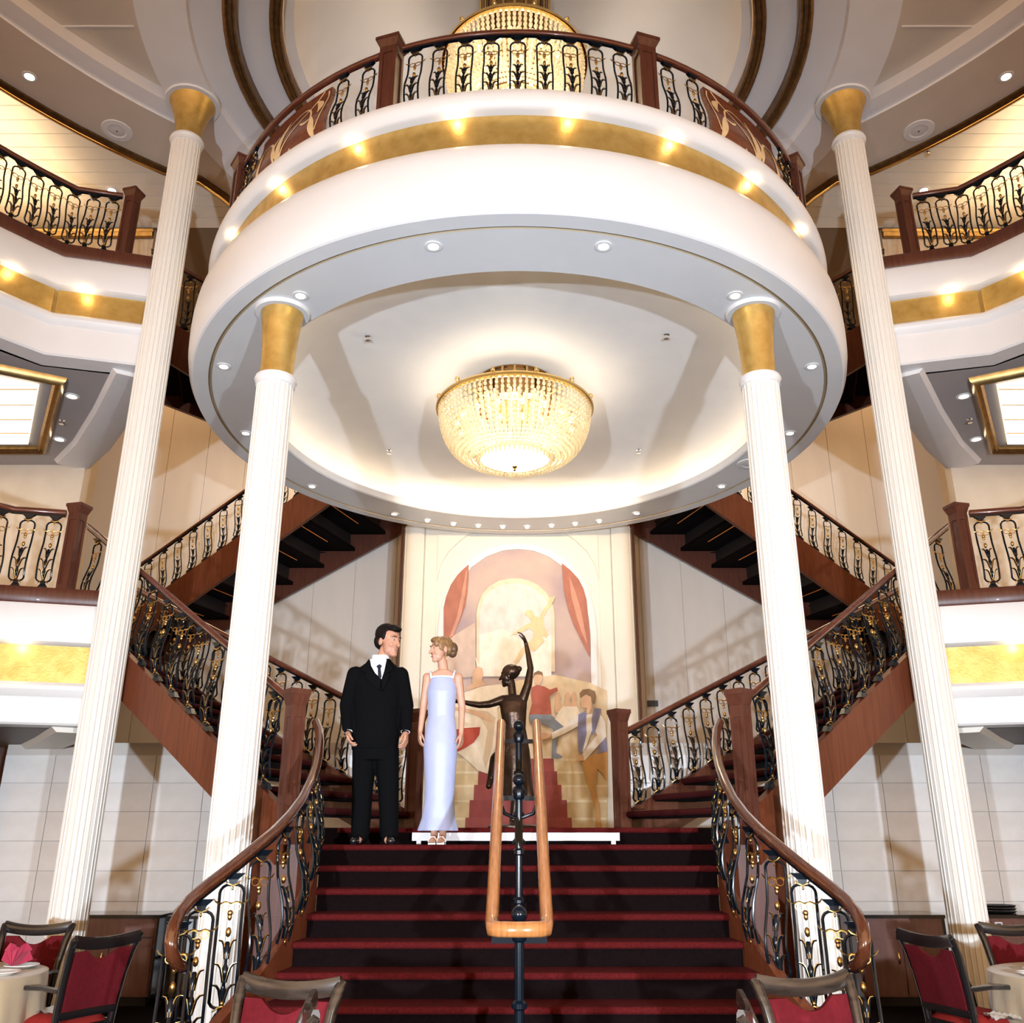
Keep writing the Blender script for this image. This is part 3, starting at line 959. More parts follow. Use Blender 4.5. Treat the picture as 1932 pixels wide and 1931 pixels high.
A_N0, A_N1, A_F0, A_F1 = (2.02, 8.23), (5.0, 10.05), (1.10, 10.05), (5.5, 11.7)
B_N0, B_N1, B_F0, B_F1 = (8.3, 16.4), (2.9, 14.85), (8.0, 17.15), (2.2, 17.15)
for sg in (-1, 1):
    sd = side(sg)
    flight(sg, '%s lower stair flight rising outward from the landing, open risers' % sd, A_N0, A_N1, A_F0, A_F1, LAND1, Z2, 13, .17, .30, False, .9, 10, 10, '')
    railing('%s lower flight front balustrade from the landing newel to the side deck' % sd,
            mir([(A_N0[0], A_N0[1], LAND1 + .17), (A_N1[0], A_N1[1], Z2 + .17)], sg), .90, 12, .22,
            [(sg * 1.97, 8.2, LAND0, 1.30, PI / 4 * .9)], flip=sg)
    railing('%s lower flight wall side balustrade starting at the newel next to the mural' % sd,
            mir([(A_F0[0] + .02, A_F0[1], LAND1 + .12), (A_F1[0], A_F1[1], Z2 + .12)], sg), .86, 20, .16,
            [(sg * 1.09, 10.0, LAND1, 1.22, sg * .5)], flip=sg)
    # second flight: underside seen from below
    fb = flight(sg, '%s upper stair flight climbing inward behind the round balcony' % sd, B_N0, B_N1, B_F0, B_F1, 4.28, 7.72, 10, .30, .33, True, .9, 10, 10, '')
    railing('%s upper flight front balustrade crossing above the lower flight' % sd,
            mir([(B_N0[0], B_N0[1], 4.58), (B_N1[0], B_N1[1], 8.02)], sg), .88, 19, .2, flip=sg)
    railing('%s upper flight wall side balustrade behind the front one' % sd,
            mir([(B_F0[0], B_F0[1] - .02, 4.45), (B_F1[0], B_F1[1] - .02, 7.9)], sg), .80, 16, .2, flip=sg)
    part('stair_landing', sided(MB().box(8.0, 8.6, 16.0, 17.25, 3.9, 4.2), sg), M['carpet_dark'], fb)
    # short flight between third deck and the balcony
    flight(sg, '%s short dark stair flight between third deck and round balcony' % sd, (5.05, 10.62), (4.12, 10.70), (5.75, 11.9), (4.28, 12.0), 8.12, 7.55, 5, .28, .30, False, .9, 3, 3, '')
    railing('%s balustrade of the short flight half hidden by the round balcony' % sd,
            mir([(5.05, 10.62, 8.42), (4.12, 10.70, 7.86)], sg), .86, 4, .15, flip=sg)

# ------------------------------------------------------------------ middle handrail of the grand stairs
t = thing('centre_handrail', 'double oak handrail on black posts down the middle of the red stairs', 'handrail', (0.01, 6.6, .6))
zr = lambda d: nose(d) + .87
lx, rx = -.148, .165
loop = [(lx, 8.25, zr(8.25))] + [(lx, 8.25 - k * .33, zr(8.25 - k * .33)) for k in range(1, 8)] + [(lx, 5.70, zr(5.70))]
bot = [(lx + .01, 5.62, zr(5.65)), (lx + .05, 5.575, zr(5.65)), (0.008, 5.56, zr(5.65)), (rx - .05, 5.575, zr(5.65)), (rx - .01, 5.62, zr(5.65))]
part('handrail', MB().sweep([(p[0], p[1], p[2]) for p in loop + bot + [(rx, p[1], p[2]) for p in reversed(loop)]], [(u * 1.15, w_ * 1.3) for u, w_ in RAILP]), M['wood_orange'], t, 60)
for d, b0 in ((8.06, LAND0), (7.15, None), (5.66, None)):
    step = math.floor((8.0 - d) / RUN + .999)
    zb_ = LAND0 if b0 else LAND0 - step * RISE
    zt = zr(d) - .02
    pr = [(.055, zb_), (.055, zb_ + .03), (.036, zb_ + .05), (.032, zb_ + .22), (.046, zb_ + .23), (.046, zb_ + .25), (.030, zb_ + .27), (.028, zb_ + .55), (.044, zb_ + .56), (.044, zb_ + .585), (.028, zb_ + .60), (.028, zt - .06),
          (.040, zt - .05), (.05, zt), (.04, zt + .03), (.022, zt + .045)]
    pp = part('post', MB().lathe(pr, 20, .008, d), M['iron'], t)
    part('ball_finial', MB().ball((.008, d, zt + .085), .047, 16), M['iron'], pp)
    part('cross_arm', MB().box(lx, rx, d - .012, d + .012, zt - .065, zt - .03), M['iron'], pp)
part('brace', MB().tube([(lx, 7.12, zr(7.12) - .05), (lx + .05, 7.14, zr(7.12) - .16), (.0, 7.15, zr(7.12) - .2), (rx - .05, 7.14, zr(7.12) - .16), (rx, 7.12, zr(7.12) - .05)], .014, 8), M['iron'], t)
MURAL = [
    ('painted_arch', 'arch_cream', [(-0.702, 4.307), (-0.717, 5.302), (-0.692, 5.472), (-0.625, 5.657), (-0.501, 5.801), (-0.334, 5.902), (-0.139, 5.942), (0.029, 5.942), (0.197, 5.908), (0.365, 5.815), (0.489, 5.7), (0.571, 5.571), (0.617, 5.443), (0.637, 5.273), (0.629, 4.307)]),
    ('painted_glow', 'glow', [(-0.648, 4.307), (-0.661, 5.273), (-0.642, 5.443), (-0.583, 5.6), (-0.473, 5.729), (-0.32, 5.815), (-0.138, 5.85), (0.029, 5.85), (0.183, 5.815), (0.322, 5.735), (0.447, 5.614), (0.529, 5.486), (0.566, 5.358), (0.576, 5.245), (0.569, 4.307)]),
    ('painted_haze', 'glow_white', [(-0.647, 4.226), (-0.657, 4.938), (-0.246, 5.049), (0.084, 4.827), (0.577, 4.938), (0.568, 4.226)]),
    ('painted_wall_shadow', 'mauve_light', [(-1.239, 4.172), (-1.257, 4.827), (-0.729, 5.161), (-0.714, 4.226)]),
    ('painted_floor', 'tan_pale', [(-1.172, 1.706), (-1.223, 3.589), (-0.241, 4.119), (0.623, 4.253), (1.227, 4.119), (1.5, 3.985), (1.425, 1.706)]),
    ('painted_curtain', 'curtain', [(-1.271, 4.827), (-1.287, 5.415), (-1.25, 5.614), (-1.172, 5.83), (-1.064, 6.003), (-0.955, 6.12), (-0.866, 6.199), (-0.867, 5.931), (-0.884, 5.671), (-0.913, 5.443), (-0.992, 5.217), (-1.07, 5.021), (-1.122, 4.896)]),
    ('painted_curtain_fold', 'curtain_light', [(-1.048, 5.273), (-0.974, 5.7), (-0.912, 6.076), (-0.892, 6.076), (-0.918, 5.671), (-0.98, 5.302), (-1.095, 4.938), (-1.176, 4.882)]),
    ('painted_curtain', 'curtain', [(0.776, 6.222), (0.929, 6.091), (1.066, 5.931), (1.146, 5.758), (1.196, 5.557), (1.212, 5.302), (1.235, 4.938), (1.231, 4.552), (1.161, 4.689), (1.07, 4.882), (0.965, 5.105), (0.874, 5.386), (0.81, 5.7)]),
    ('painted_curtain_fold', 'curtain_light', [(0.899, 5.989), (1.005, 5.7), (1.094, 5.358), (1.167, 4.938), (1.19, 4.771), (1.112, 4.938), (1.01, 5.273), (0.933, 5.614)]),
    ('painted_dancer', 'dancer_yellow', [(-0.149, 4.91), (0.029, 5.049), (0.153, 5.119), (0.236, 5.161), (0.195, 5.245), (0.112, 5.302), (0.154, 5.372), (0.251, 5.372), (0.283, 5.273), (0.374, 5.245), (0.416, 5.344), (0.501, 5.472), (0.572, 5.608), (0.647, 5.62), (0.618, 5.528), (0.527, 5.386), (0.443, 5.245), (0.455, 5.091), (0.522, 4.938), (0.494, 4.888), (0.413, 4.938), (0.453, 4.827), (0.301, 4.661), (0.138, 4.661), (0.029, 4.497), (-0.026, 4.429), (-0.066, 4.47), (0.056, 4.689), (0.248, 4.882), (0.276, 4.993), (0.194, 5.049), (0.056, 4.979)]),
    ('painted_step', 'step_b', [(-1.042, 2.678), (-1.047, 2.88), (1.464, 2.88), (1.457, 2.678)]),
    ('painted_step_edge', 'step_light', [(-1.046, 2.844), (-1.047, 2.88), (1.464, 2.88), (1.462, 2.844)]),
    ('painted_step', 'step_a', [(-1.037, 2.465), (-1.042, 2.678), (1.457, 2.678), (1.45, 2.465)]),
    ('painted_step_edge', 'step_light', [(-1.041, 2.643), (-1.042, 2.678), (1.457, 2.678), (1.456, 2.643)]),
    ('painted_step', 'step_b', [(-1.031, 2.23), (-1.037, 2.465), (1.45, 2.465), (1.442, 2.23)]),
    ('painted_step_edge', 'step_light', [(-1.036, 2.43), (-1.037, 2.465), (1.45, 2.465), (1.449, 2.43)]),
    ('painted_step', 'step_a', [(-1.025, 1.96), (-1.031, 2.23), (1.442, 2.23), (1.433, 1.96)]),
    ('painted_step_edge', 'step_light', [(-1.031, 2.195), (-1.031, 2.23), (1.442, 2.23), (1.441, 2.195)]),
    ('painted_step', 'step_b', [(-1.02, 1.731), (-1.025, 1.96), (1.433, 1.96), (1.426, 1.731)]),
    ('painted_step_edge', 'step_light', [(-1.024, 1.926), (-1.025, 1.96), (1.433, 1.96), (1.432, 1.926)]),
    ('painted_carpet', 'carpet_paint2', [(-0.593, 2.678), (-0.586, 2.88), (0.588, 2.88), (0.596, 2.678)]),
    ('painted_carpet', 'carpet_paint', [(-0.648, 2.465), (-0.64, 2.678), (0.638, 2.678), (0.645, 2.465)]),
    ('painted_carpet', 'carpet_paint2', [(-0.716, 2.23), (-0.71, 2.465), (0.705, 2.465), (0.711, 2.23)]),
    ('painted_carpet', 'carpet_paint', [(-0.784, 1.96), (-0.778, 2.23), (0.791, 2.23), (0.797, 1.96)]),
    ('painted_carpet', 'carpet_paint2', [(-0.846, 1.731), (-0.84, 1.96), (0.864, 1.96), (0.869, 1.731)]),
    ('painted_gown', 'gown', [(-1.068, 3.799), (-0.884, 3.958), (-0.617, 4.052), (-0.295, 4.092), (-0.187, 4.038), (-0.186, 3.852), (-0.345, 3.694), (-0.33, 3.432), (-0.367, 3.071), (-0.443, 2.816), (-0.494, 2.64), (-0.651, 2.69), (-0.81, 2.842), (-1.023, 2.994), (-1.057, 3.328)]),
    ('painted_gown_shade', 'gown_shade', [(-0.906, 3.694), (-0.505, 3.641), (-0.371, 3.536), (-0.42, 3.071), (-0.521, 2.715), (-0.575, 2.867), (-0.502, 3.328), (-0.637, 3.563)]),
    ('painted_head', 'skin_paint', [(-0.769, 4.253), (-0.743, 4.348), (-0.676, 4.388), (-0.6, 4.361), (-0.58, 4.267), (-0.605, 4.159), (-0.537, 4.079), (-0.724, 4.025), (-0.871, 3.972), (-0.859, 4.038), (-0.766, 4.105)]),
    ('painted_feather', 'gown', [(-0.728, 4.565), (-0.649, 4.416), (-0.616, 4.375), (-0.69, 4.388)]),
    ('painted_arm', 'skin_paint', [(-1.067, 3.72), (-0.826, 3.681), (-0.584, 3.602), (-0.41, 3.484), (-0.437, 3.458), (-0.637, 3.549), (-0.878, 3.628), (-1.065, 3.654)]),
    ('painted_fan', 'fan_red', [(-1.058, 3.341), (-0.899, 3.367), (-0.621, 3.385), (-0.633, 3.264), (-0.723, 3.135), (-0.867, 3.045), (-1.049, 2.956)]),
    ('painted_head', 'skin_paint', [(0.258, 4.226), (0.299, 4.294), (0.38, 4.302), (0.42, 4.226), (0.406, 4.132), (0.351, 4.079), (0.292, 4.105)]),
    ('painted_hair', 'hair_paint', [(0.258, 4.199), (0.272, 4.28), (0.34, 4.318), (0.412, 4.294), (0.428, 4.226), (0.38, 4.253), (0.299, 4.253)]),
    ('painted_shirt', 'shirt_red', [(0.23, 4.038), (0.324, 4.079), (0.445, 4.052), (0.539, 3.998), (0.66, 4.038), (0.673, 3.985), (0.537, 3.892), (0.56, 3.589), (0.188, 3.589), (0.242, 3.773), (0.216, 3.932)]),
    ('painted_breeches', 'breeches_blue', [(0.188, 3.589), (0.56, 3.576), (0.744, 3.419), (0.716, 3.341), (0.662, 3.225), (0.626, 2.969), (0.736, 2.913), (0.709, 2.887), (0.552, 2.887), (0.568, 3.148), (0.597, 3.354), (0.426, 3.432), (0.346, 3.458), (0.293, 3.38), (0.187, 3.484)]),
    ('painted_figure', 'skin_paint', [(0.631, 3.892), (0.659, 3.958), (0.705, 3.953), (0.72, 3.879), (0.697, 3.826), (0.749, 3.72), (0.734, 3.615), (0.614, 3.615), (0.621, 3.746)]),
    ('painted_figure', 'skin_paint', [(0.792, 3.892), (0.82, 3.958), (0.866, 3.953), (0.88, 3.879), (0.858, 3.826), (0.909, 3.72), (0.894, 3.615), (0.774, 3.615), (0.782, 3.746)]),
    ('painted_figure', 'skin_paint', [(0.899, 3.892), (0.927, 3.958), (0.973, 3.953), (0.987, 3.879), (0.965, 3.826), (1.016, 3.72), (1.0, 3.615), (0.88, 3.615), (0.888, 3.746)]),
    ('painted_figure_skirt', 'gown', [(0.667, 3.615), (0.749, 3.72), (0.989, 3.72), (1.04, 3.589), (0.983, 3.432), (0.77, 3.38), (0.613, 3.51)]),
    ('painted_breeches', 'tan_breeches', [(1.043, 2.816), (1.076, 2.892), (1.367, 2.969), (1.467, 2.994), (1.451, 2.515), (1.383, 2.64), (1.294, 2.715), (1.259, 2.415), (1.316, 2.168), (1.322, 1.924), (1.356, 1.779), (1.303, 1.743), (1.125, 1.75), (1.242, 1.815), (1.237, 2.095), (1.155, 2.415), (1.083, 2.64)]),
    ('painted_shirt', 'shirt_white', [(0.986, 3.563), (1.173, 3.589), (1.36, 3.615), (1.448, 3.458), (1.459, 3.225), (1.236, 2.994), (1.088, 2.842), (1.046, 2.943), (1.214, 3.148), (1.309, 3.251), (1.247, 3.38), (1.078, 2.969), (1.001, 3.071), (1.009, 3.406), (0.821, 3.302), (0.569, 3.186), (0.557, 3.289), (0.797, 3.406)]),
    ('painted_vest', 'vest_blue', [(1.008, 3.589), (1.148, 3.654), (1.13, 3.458), (1.138, 3.277), (1.051, 2.956), (0.994, 2.981), (0.986, 3.328)]),
    ('painted_vest', 'vest_blue', [(1.269, 3.694), (1.389, 3.681), (1.358, 3.536), (1.285, 3.328), (1.23, 3.251), (1.224, 3.51)]),
    ('painted_vest', 'vest_blue', [(1.344, 3.096), (1.454, 3.225), (1.467, 2.994), (1.301, 2.956)]),
    ('painted_head', 'skin_paint', [(1.04, 3.852), (1.075, 3.958), (1.21, 3.985), (1.247, 3.852), (1.229, 3.694), (1.173, 3.589), (1.134, 3.615), (1.149, 3.694), (1.056, 3.707)]),
    ('painted_hair', 'hair_paint', [(1.034, 3.932), (1.089, 3.998), (1.197, 4.012), (1.29, 3.972), (1.314, 3.879), (1.284, 3.76), (1.231, 3.773), (1.221, 3.879), (1.141, 3.918), (1.046, 3.852)]),
    ('painted_hand', 'skin_paint', [(0.93, 2.816), (0.998, 2.905), (1.064, 2.956), (1.088, 2.842), (1.022, 2.842)]),
    ('painted_hand', 'skin_paint', [(0.331, 3.212), (0.398, 3.289), (0.53, 3.282), (0.556, 3.225), (0.423, 3.173)]),
]
ARCH = [(-1.164, 1.728), (-1.269, 4.94), (-1.241, 5.266), (-1.157, 5.596), (-1.016, 5.883), (-0.815, 6.155), (-0.555, 6.35), (-0.273, 6.459), (0.0, 6.488), (0.273, 6.459), (0.546, 6.35), (0.806, 6.155), (1.016, 5.883), (1.148, 5.596), (1.223, 5.266), (1.251, 4.94), (1.215, 1.728)]

# ================================================================== CHANDELIERS AND FIXTURES
def chandelier(cx, cy, ztop, R, drop, mount, label, power):
    """basket of crystal strands hung from a gilt ring; ztop = height of the ring"""
    t = thing('chandelier', label, 'chandelier', (cx, cy, ztop - drop))
    rm = R * .50
    part('mounting_drum', MB().lathe([(rm * .9, mount), (rm, mount), (rm, mount - .03), (rm * .95, mount - .04), (rm * .95, ztop + .05), (rm * 1.0, ztop + .04), (rm * 1.0, ztop + .01)], 64, cx, cy), M['gold_dark'], t)
    for k in range(20):
        a = 2 * PI * k / 20
        x, y = cx + rm * 1.0 * math.cos(a), cy + rm * 1.0 * math.sin(a)
        part('drum_strut', MB().tube([(x, y, mount - .03), (x, y, ztop + .03)], .016, 6), M['gold'], t)
    part('gilt_ring', MB().lathe([(R - .05, ztop + .035), (R + .01, ztop + .035), (R + .025, ztop + .01), (R + .02, ztop - .02), (R - .01, ztop - .03), (R - .05, ztop - .02), (R - .05, ztop + .035)], 96, cx, cy), M['gold'], t)
    for k in range(12):
        a = 2 * PI * (k + .5) / 12
        part('ring_scroll', MB().tube([(cx + (R - .01 + .035 * math.cos(b * PI / 6) * 0) * math.cos(a) + .03 * math.cos(b * PI / 6) * math.cos(a), cy + R * math.sin(a) + .03 * math.cos(b * PI / 6) * math.sin(a), ztop + .07 + .032 * math.sin(b * PI / 6)) for b in range(12)], .012, 6, closed=True), M['gold'], t)
    for k in range(8):
        a = 2 * PI * k / 8
        part('ring_spoke', MB().tube([(cx + rm * .9 * math.cos(a), cy + rm * .9 * math.sin(a), ztop + .02), (cx + R * math.cos(a), cy + R * math.sin(a), ztop + .01)], .012, 6), M['gold'], t)
    # strands of beads swinging down and in to the lower ring
    rl, zl = R * .46, ztop - drop * .86
    strand = MB()
    nb = 15
    for i in range(nb):
        f = i / (nb - 1)
        a = f * PI / 2
        r = rl + (R - .03 - rl) * math.cos(a) ** .75
        z = ztop - .03 + (zl - ztop + .03) * math.sin(a) ** 1.15
        strand.ball((r, 0, z), .023 + .006 * math.sin(PI * f), 6, 1, 1, 1.25)
    sm = strand.mesh('crystal_strand', M['crystal'], 60)
    for k in range(84):
        o = part('crystal_strand', sm, None, t, local=True, kind='stuff')
        o.location = (0, 0, -(ztop - drop))
        o.rotation_euler = (0, 0, 2 * PI * k / 84)
    inner = MB()
    for i in range(10):
        inner.ball((R * .70 - .012 * i, 0, ztop - .05 - drop * .062 * i), .024, 6, 1, 1, 1.3)
    im = inner.mesh('crystal_strand', M['crystal'], 60)
    for k in range(44):
        o = part('crystal_strand', im, None, t, local=True, kind='stuff')
        o.location = (0, 0, -(ztop - drop))
        o.rotation_euler = (0, 0, 2 * PI * (k + .5) / 44)
    drops = MB()
    drops.ball((rl, 0, zl - .05), .022, 6, .8, .8, 1.7)
    dmm = drops.mesh('crystal_drop', M['crystal'], 60)
    for k in range(48):
        o = part('crystal_drop', dmm, None, t, local=True)
        o.location = (0, 0, -(ztop - drop))
        o.rotation_euler = (0, 0, 2 * PI * k / 48)
    # shallow rosette that closes the basket
    part('rosette', MB().lathe([(rl + .02, zl + .01), (rl * .8, zl - drop * .06), (rl * .5, zl - drop * .11), (rl * .2, zl - drop * .135), (.02, zl - drop * .14)], 48, cx, cy), M['crystal'], t)
    part('finial', MB().lathe([(.005, zl - drop * .13), (.035, zl - drop * .145), (.03, zl - drop * .17), (.012, zl - drop * .19), (.02, zl - drop * .21), (.002, zl - drop * .235)], 16, cx, cy), M['gold'], t)
    for ring_r, nz, zz in ((R * .74, 16, ztop - drop * .30), (R * .52, 12, ztop - drop * .42), (R * .30, 6, ztop - drop * .62)):
        for k in range(nz):
            a = 2 * PI * (k + .3) / nz
            x, y = cx + ring_r * math.cos(a), cy + ring_r * math.sin(a)
            b = part('bulb', MB().ball((x, y, zz), .032, 8, 1, 1, 1.5), M['bulb'], t)
            part('bulb_holder', MB().lathe([(.018, zz + .04), (.018, zz + .12), (.004, zz + .125)], 8, x, y), M['gold'], b)
    lamp('chandelier_light', 'POINT', (cx, cy, ztop - drop * .35), power, (1.0, .84, .62), R * .35)
    return t

M['gold_dark'] = mat('brown_gilt', (.35, .19, .07), .22, .9)
chandelier(-.04, DC - .03, 6.98, 1.02, .80, 7.40, 'lower crystal basket chandelier under the round balcony dome', 170)
chandelier(-.04, 8.95, 10.84, .90, .82, 11.985, 'upper crystal basket chandelier under the main ceiling dome', 170)

# recessed downlights
def downlight(x, y, z, label, group, r=.05, lit='lamp_warm'):
    t = thing('downlight', label, 'downlight', (x, y, z), 0, group)
    part('trim_ring', MB().lathe([(r + .03, z + .002), (r + .028, z - .008), (r, z - .010), (r - .008, z + .004)], 24, x, y), M['white'], t)
    part('lamp_lens', MB().lathe([(r - .004, z - .004), (.03, z - .014), (.002, z - .016)], 24, x, y), M[lit], t)
    return t

zs = 6.722
for x, y, lb in ((-.77, 7.0, 'front left downlight in the round balcony soffit'), (.78, 7.0, 'front right downlight in the round balcony soffit'),
                 (-2.16, 7.80, 'soffit downlight just in front of the left inner column'), (2.16, 7.80, 'soffit downlight just in front of the right inner column'),
                 (-3.36, 9.24, 'soffit downlight to the left of the left gold capital'), (3.36, 9.24, 'soffit downlight to the right of the right gold capital'),
                 (-3.62, 11.06, 'soffit downlight half hidden behind the left inner column'), (3.62, 11.06, 'soffit downlight hidden behind the right inner column'),
                 (-3.15, 13.0, 'rear left downlight in the round balcony soffit'), (3.12, 13.0, 'rear right downlight in the round balcony soffit'),
                 (-2.05, 14.26, 'soffit downlight at the left end of the spot row'), (1.97, 14.22, 'soffit downlight at the right end of the spot row')):
    downlight(x, y, zs, lb, 'downlights in the balcony soffit')
words = ['first', 'second', 'third', 'fourth', 'fifth', 'sixth', 'seventh', 'eighth']
for i, (x, y) in enumerate(((-1.53, 14.55), (-1.10, 14.72), (-.68, 14.82), (-.26, 14.88), (.16, 14.88), (.58, 14.82), (.98, 14.72), (1.38, 14.58))):
    t = thing('picture_spot', '%s small spotlight from the left in the row above the mural' % words[i], 'spotlight', (x, y, zs), 0, 'spotlights above the mural')
    part('swivel_ring', MB().lathe([(.062, zs), (.058, zs - .012), (.04, zs - .014), (.036, zs)], 20, x, y), M['white'], t)
    part('lamp_head', MB().lathe([(.036, zs - .002), (.034, zs - .035), (.028, zs - .04), (.002, zs - .03)], 20, x, y), M['lamp_soft'], t)

def sprinkler(x, y, z, label):
    t = thing('sprinkler', label, 'sprinkler', (x, y, z), 0, 'ceiling sprinklers')
    part('rose', MB().lathe([(.04, z + .01), (.038, z - .006), (.012, z - .012), (.012, z - .05)], 16, x, y), M['chrome'], t)
    part('deflector', MB().lathe([(.004, z - .05), (.03, z - .055), (.03, z - .06), (.004, z - .062)], 12, x, y), M['chrome'], t)

for x, y, z, lb in ((-1.80, 9.60, dome_z(-1.80, 9.60), 'sprinkler at the front left of the balcony dome'), (1.78, 9.56, dome_z(1.78, 9.56), 'sprinkler at the front right of the balcony dome'),
                    (-1.98, 12.9, dome_z(-1.98, 12.9), 'sprinkler at the rear left of the balcony dome'), (1.86, 12.9, dome_z(1.86, 12.9), 'sprinkler at the rear right of the balcony dome'),
                    (-5.93, 10.76, 6.77, 'sprinkler between two downlights under the upper left deck'), (5.86, 10.72, 6.77, 'sprinkler between two downlights under the upper right deck'),
                    (5.9, 10.6, ZP, 'sprinkler in the right plank ceiling')):
    sprinkler(x, y, z, lb)
for sg in (-1, 1):
    sd = side(sg)
    downlight(sg * 6.09, 8.86, ZC, 'bright starry downlight in the main ceiling above the %s deck' % sd, 'main ceiling downlights', .06)
    downlight(sg * 5.49, 10.08, 6.77, 'nearer downlight under the upper %s deck' % sd, 'deck soffit downlights', .06)
    downlight(sg * 6.25, 11.36, 6.77, 'farther downlight under the upper %s deck' % sd, 'deck soffit downlights', .06)
    downlight(sg * 6.19, 11.42, ZP, 'downlight in the %s plank ceiling above the third deck' % sd, 'plank ceiling downlights', .06)
    x, y = sg * 5.38, 9.78
    t = thing('ceiling_speaker', 'round speaker grille in the main ceiling near the tall %s column' % sd, 'speaker', (x, y, ZC))
    part('frame', MB().lathe([(.20, ZC), (.195, ZC - .012), (.12, ZC - .018), (.10, ZC - .006)], 40, x, y), M['white'], t)
    part('grille', MB().lathe([(.105, ZC - .008), (.06, ZC - .014), (.002, ZC - .016)], 32, x, y), M['speaker'], t)
    part('centre_cap', MB().ball((x, y, ZC - .016), .012, 8), M['ink'], t)
    # lit, gilt-framed ceiling light under the upper deck
    q = [(5.52, 9.66), (6.66, 11.58), (9.4, 11.58), (8.0, 8.3)]
    t = thing('light_panel', 'gold framed luminous ceiling panel under the upper %s deck' % sd, 'ceiling light', (sg * 7.2, 10.3, 6.70))
    part('frame', sided(MB().sweep([(x, y, 6.77) for x, y in q], [(-.0, 0), (0, -.05), (-.03, -.08), (-.06, -.05), (-.09, -.09), (-.13, -.05), (-.14, 0)], closed=True), sg), M['brass'], t)
    qq = [(5.72, 9.74), (6.72, 11.46), (9.2, 11.46), (7.95, 8.5)]
    part('diffuser', sided(MB().prism(qq, 6.735, 6.75), sg), M['lamp_panel'], t)
    for k in range(1, 5):
        y = 9.4 + .42 * k
        x0 = 5.72 + (y - 9.74) * 1.0 / 1.72 + .02
        part('glazing_bar', sided(MB().box(max(x0, 5.75), 8.4, y, y + .012, 6.727, 6.735), sg), M['brass'], t)
t = thing('ceiling_speaker', 'round white speaker grille in the balcony soffit beside the right inner column', 'speaker', (3.55, 11.9, zs))
part('frame', MB().lathe([(.19, zs), (.185, zs - .012), (.12, zs - .018), (.10, zs - .006)], 40, 3.34, 12.1), M['white'], t)
part('grille', MB().lathe([(.105, zs - .008), (.06, zs - .014), (.002, zs - .016)], 32, 3.34, 12.1), M['speaker'], t)

# small black plate on the wall right of the mural
o = part('wall_plate', MB().box(2.42, 2.62, 17.24, 17.272, 3.97, 4.08).box(2.44, 2.60, 17.232, 17.24, 3.99, 4.06), M['ink'])
tag(o, 'small black plate on the wall right of the mural', 'wall plate')

# ================================================================== MURAL
PAINT = {
    'arch_cream': (.74, .60, .44), 'glow': (.76, .64, .60), 'glow_white': (.86, .78, .66), 'mauve_light': (.62, .46, .38), 'tan_pale': (.72, .56, .36),
    'curtain': (.42, .15, .10), 'curtain_light': (.58, .28, .19), 'dancer_yellow': (.74, .56, .32), 'step_a': (.66, .50, .28), 'step_b': (.72, .56, .34),
    'step_light': (.80, .68, .46), 'carpet_paint': (.30, .055, .05), 'carpet_paint2': (.34, .07, .06), 'gown': (.84, .72, .56), 'gown_shade': (.66, .50, .34),
    'skin_paint': (.68, .42, .26), 'fan_red': (.46, .06, .03), 'hair_paint': (.24, .13, .06), 'shirt_red': (.42, .10, .06), 'breeches_blue': (.22, .24, .28),
    'tan_breeches': (.56, .30, .10), 'shirt_white': (.82, .76, .70), 'vest_blue': (.24, .24, .42)}
for k_, c_ in PAINT.items():
    M['paint_' + k_] = mat('paint_' + k_, c_, .7, vary=.12, scale=7, stretch=(1, 1, .6))
M['paint_bg'] = mat('paint_background', (.40, .29, .31), .7, scale=1.1, col2=(.60, .45, .38))
mu = thing('mural', 'tall arched mural of dancers on a painted red staircase', 'mural', (0, 15.48, 1.73))
part('painted_background', MB().slabxz(ARCH, 15.478, 15.495), M['paint_bg'], mu, 0)
def inside_arch(x, z):
    n_, c_ = len(ARCH), False
    for i in range(n_):
        (x1, z1), (x2, z2) = ARCH[i], ARCH[(i + 1) % n_]
        if (z1 > z) != (z2 > z) and x < (x2 - x1) * (z - z1) / (z2 - z1) + x1:
            c_ = not c_
    return c_
for i, (nm, ck, pts) in enumerate(MURAL):
    y = 15.452 - .0012 * (i + 1)
    pts = [(max(-1.4, min(1.6, x)), z) for x, z in pts]
    part(nm, MB().add([(x, y, z) for x, z in pts], [tuple(range(len(pts)))]), M['paint_' + ck], mu, 0)
# white moulded architrave and pilasters round the painting
arch_out = [(x * 1.085, z + (.10 if z > 4.9 else 0)) for x, z in ARCH]
vs = [(x, 15.46, z) for x, z in ARCH] + [(x, 15.46, z) for x, z in arch_out] + [(x, 15.5, z) for x, z in ARCH] + [(x, 15.5, z) for x, z in arch_out]
n_ = len(ARCH)
fs = []
for i in range(n_ - 1):
    fs += [(i, i + 1, n_ + i + 1, n_ + i), (i, 2 * n_ + i, 2 * n_ + i + 1, i + 1), (n_ + i, n_ + i + 1, 3 * n_ + i + 1, 3 * n_ + i)]
part('architrave', MB().add(vs, fs), M['white'], mu)
for sg in (-1, 1):
    part('pilaster', sided(MB().box(1.66, 2.0, 15.40, 15.5, 1.73, 6.9).box(1.70, 1.96, 15.385, 15.40, 1.9, 6.9), sg), M['cream'], mu)
    part('pilaster', sided(MB().box(1.42, 1.64, 15.465, 15.5, 1.73, 6.9), sg), M['cream'], mu)
    part('spandrel', sided(MB().slabxz([(1.42, 6.9), (1.42, 5.9), (1.36, 6.2), (1.22, 6.45), (1.02, 6.65), (.80, 6.82), (.60, 6.9)], 15.44, 15.5), sg), M['cream'], mu)

